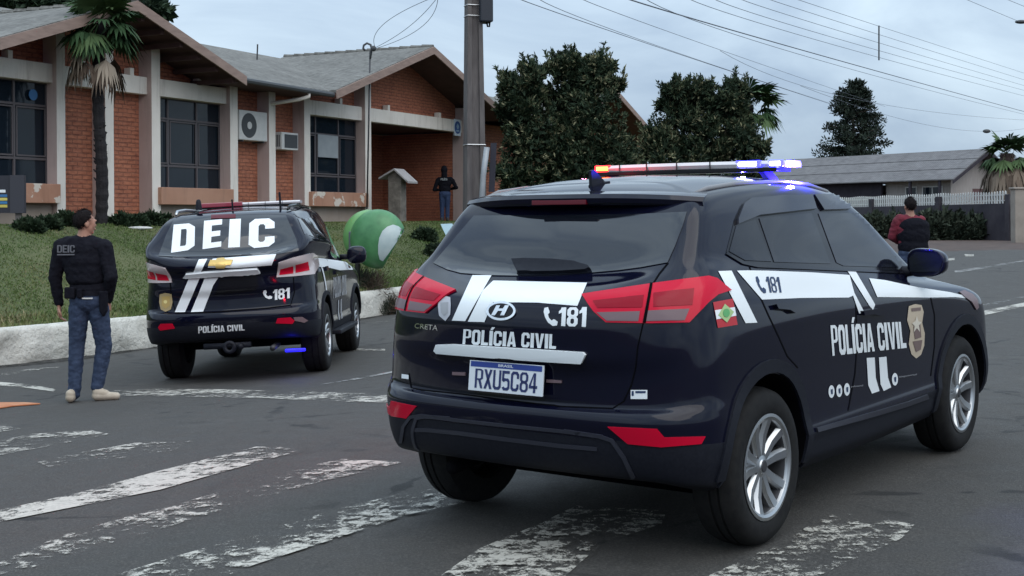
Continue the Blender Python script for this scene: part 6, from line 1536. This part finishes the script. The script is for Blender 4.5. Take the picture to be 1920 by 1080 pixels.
for c_, r_ in ((J(162, 522), (.20, .138, .10)), (J(160, 506), (.205, .140, .12)), (J(158, 490), (.212, .143, .13)), (J(156, 470), (.20, .132, .12))): ell(vb, c_, r_, 0)
for s in (-1, 1): capsule(vb, J(156 + s * 20, 468, -.03), J(157 + s * 17, 449, .0), .050, .045, 0)
remesh(vb, 'vest', [VEST], p1, .010, 26)
bm = block_bm('DEIC', .3)
for v in bm.verts: p = J(116 + v.co.x * 33, 473 - v.co.y * 14, 0); v.co = (p.x, -.138 + .02 * abs(p.x + .11), p.z)
me = bpy.data.meshes.new('vest_print'); bm.to_mesh(me); bm.free(); link('vest_print', me, GREYT, p1)
b = MB(); b.frame_box(J(116, 478) * 1 + Vector((0, -.135, 0)), (.165, 0, 0), (0, 0, .012), (0, .01, 0)); b.build('vest_print', GREYT, p1)
b = MB(); ring = [(math.cos(a) * .187, math.sin(a) * .128) for a in np.linspace(0, 2 * math.pi, 29)[:-1]]; c_ = J(165, 549); n = len(ring)
b.add([(c_.x + x, c_.y + y, c_.z - .022) for x, y in ring] + [(c_.x + x, c_.y + y, c_.z + .022) for x, y in ring], [(i, (i + 1) % n, n + (i + 1) % n, n + i) for i in range(n)]); o = b.build('belt', BLACKC, p1, True)
for (x, y, w_, h_, dy) in ((139, 548, .10, .11, -.115), (158, 549, .05, .09, -.125)):
    b = MB(); p = J(x, y); b.frame_box((p.x - w_ / 2, dy - .03, p.z - h_ / 2), (w_, 0, 0), (0, 0, h_), (0, .05, 0)); b.build('pouch', VEST, p1, bevel=.012)
b = MB(); p = J(198, 566); b.prism([(p.x - .035, -.11, p.z + .11), (p.x + .045, -.11, p.z + .11), (p.x + .04, -.11, p.z - .08), (p.x + .005, -.11, p.z - .14), (p.x - .03, -.11, p.z - .08)], (0, .06, 0)); b.build('holster', VEST, p1, bevel=.012)
b = MB(); p = J(172, 558); b.frame_box((p.x - .05, -.136, p.z - .006), (.10, 0, 0), (0, 0, .013), (0, .01, 0)); b.build('shirt_hem', WHITEM, p1)

# ---- officer on the porch
D2 = 40.9; b2_ = at(834, 415, D2); b2_.z = 1.56
p2 = empty('person', b2_, 'person in dark jacket and blue jeans on the porch, back turned, elbows out', 'person'); J = lambda x, y, dy=0: at(x, y, D2 + dy) - b2_
mb = MB(); k = .98
ell(mb, J(834, 364), (.19, .13, .14), 1); ell(mb, J(834, 354), (.19, .12, .16), 0); ell(mb, J(834, 343), (.22, .12, .19), 0); capsule(mb, J(824, 336), J(845, 336), .075, .075, 0)
capsule(mb, J(834, 335), J(833, 326), .06, .055, 2)
for (sx, ex, ey, hx_, hy_) in ((821, 814, 356, 824, 356), (848, 856, 352, 846, 354)):
    capsule(mb, J(sx, 338), J(ex, ey, .0), .07, .055, 0); capsule(mb, J(ex, ey), J(hx_, hy_, .28), .055, .04, 0); hand(mb, J(hx_, hy_, .28), (.1 if hx_ < 834 else -.1, 1, .1), (0, 0, -1), 2)
for s, x in ((-1, 829), (1, 839)):
    capsule(mb, J(834 + s * 5, 369), J(x, 390, .02), .098, .072, 1); capsule(mb, J(x, 390, .02), J(x, 412), .074, .056, 1); a = J(x, 412); shoe(mb, (a.x, -.10, 0), (a.x + s * .03, .18, 0), 3, 3)
head(mb, J(833, 319), math.radians(5), 2, HAIR, p2)
remesh(mb, 'body', [BLACKC, JEANS2, SKIN, SOLE], p2, .011, 3)
hb = MB(); ell(hb, J(833, 319) + Vector((0, -.02, .01)), (.105, .115, .135), 0); capsule(hb, J(833, 322, -.03), J(833, 331, -.02), .085, .10, 0); remesh(hb, 'hood', [BLACKC], p2, .012, 4)
bm = block_bm('POLÍCIA', .3)
for v in bm.verts: p = J(826.5 + v.co.x * 13, 338.5 - v.co.y * 4.2); v.co = (p.x, -.155, p.z)
me = bpy.data.meshes.new('jacket_print'); bm.to_mesh(me); bm.free(); link('jacket_print', me, GREYB, p2)

# ---- man in red behind the near car
D3 = 19.0; b3_ = Vector((at(1704, 412, D3).x, D3, 0)); b3_.z = g(b3_.x, b3_.y)
p3 = empty('person', b3_, 'man in red sleeves and dark vest seen from behind, by the car mirror', 'person'); J = lambda x, y, dy=0: at(x, y, D3 + dy) - b3_
mb = MB(); zh = J(1704, 470)
ell(mb, J(1708, 476), (.185, .125, .14), 1); ell(mb, J(1709, 455), (.19, .12, .16), 0); ell(mb, J(1708, 430), (.215, .12, .19), 0); capsule(mb, J(1687, 411), J(1726, 413), .075, .075, 0); capsule(mb, J(1707, 408), J(1706, 394), .062, .058, 2)
capsule(mb, J(1682, 416), J(1672, 444, .05), .072, .058, 0); capsule(mb, J(1672, 444, .05), J(1692, 458, .28), .058, .042, 0); hand(mb, J(1692, 458, .28), (.6, 1, .1), (0, 0, -1), 2)
capsule(mb, J(1728, 419), J(1729, 446, .10), .066, .058, 0); capsule(mb, J(1729, 446, .10), J(1718, 460, .28), .058, .042, 0); hand(mb, J(1718, 460, .28), (-.6, 1, .1), (0, 0, -1), 2)
for s in (-1, 1):
    a = J(1708 + s * 12, 486); kx = a.x + s * .02; capsule(mb, a, (kx, .02, .50), .098, .072, 1); capsule(mb, (kx, .02, .50), (kx, 0, .09), .074, .056, 1); shoe(mb, (kx, -.10, 0), (kx + s * .03, .18, 0), 3, 3)
head(mb, J(1706, 387), math.radians(-8), 2, HAIR, p3)
remesh(mb, 'body', [REDC, JEANS, SKIN, SOLE], p3, .010, 3)
vb = MB(); ell(vb, J(1712, 462), (.222, .145, .17), 0); ell(vb, J(1713, 440), (.240, .150, .20), 0); ell(vb, J(1712, 424), (.240, .142, .14), 0)
for s in (-1, 1): capsule(vb, J(1710 + s * 15, 420, -.03), J(1708 + s * 13, 408, .0), .062, .055, 0)
remesh(vb, 'vest', [VEST], p3, .011, 22)
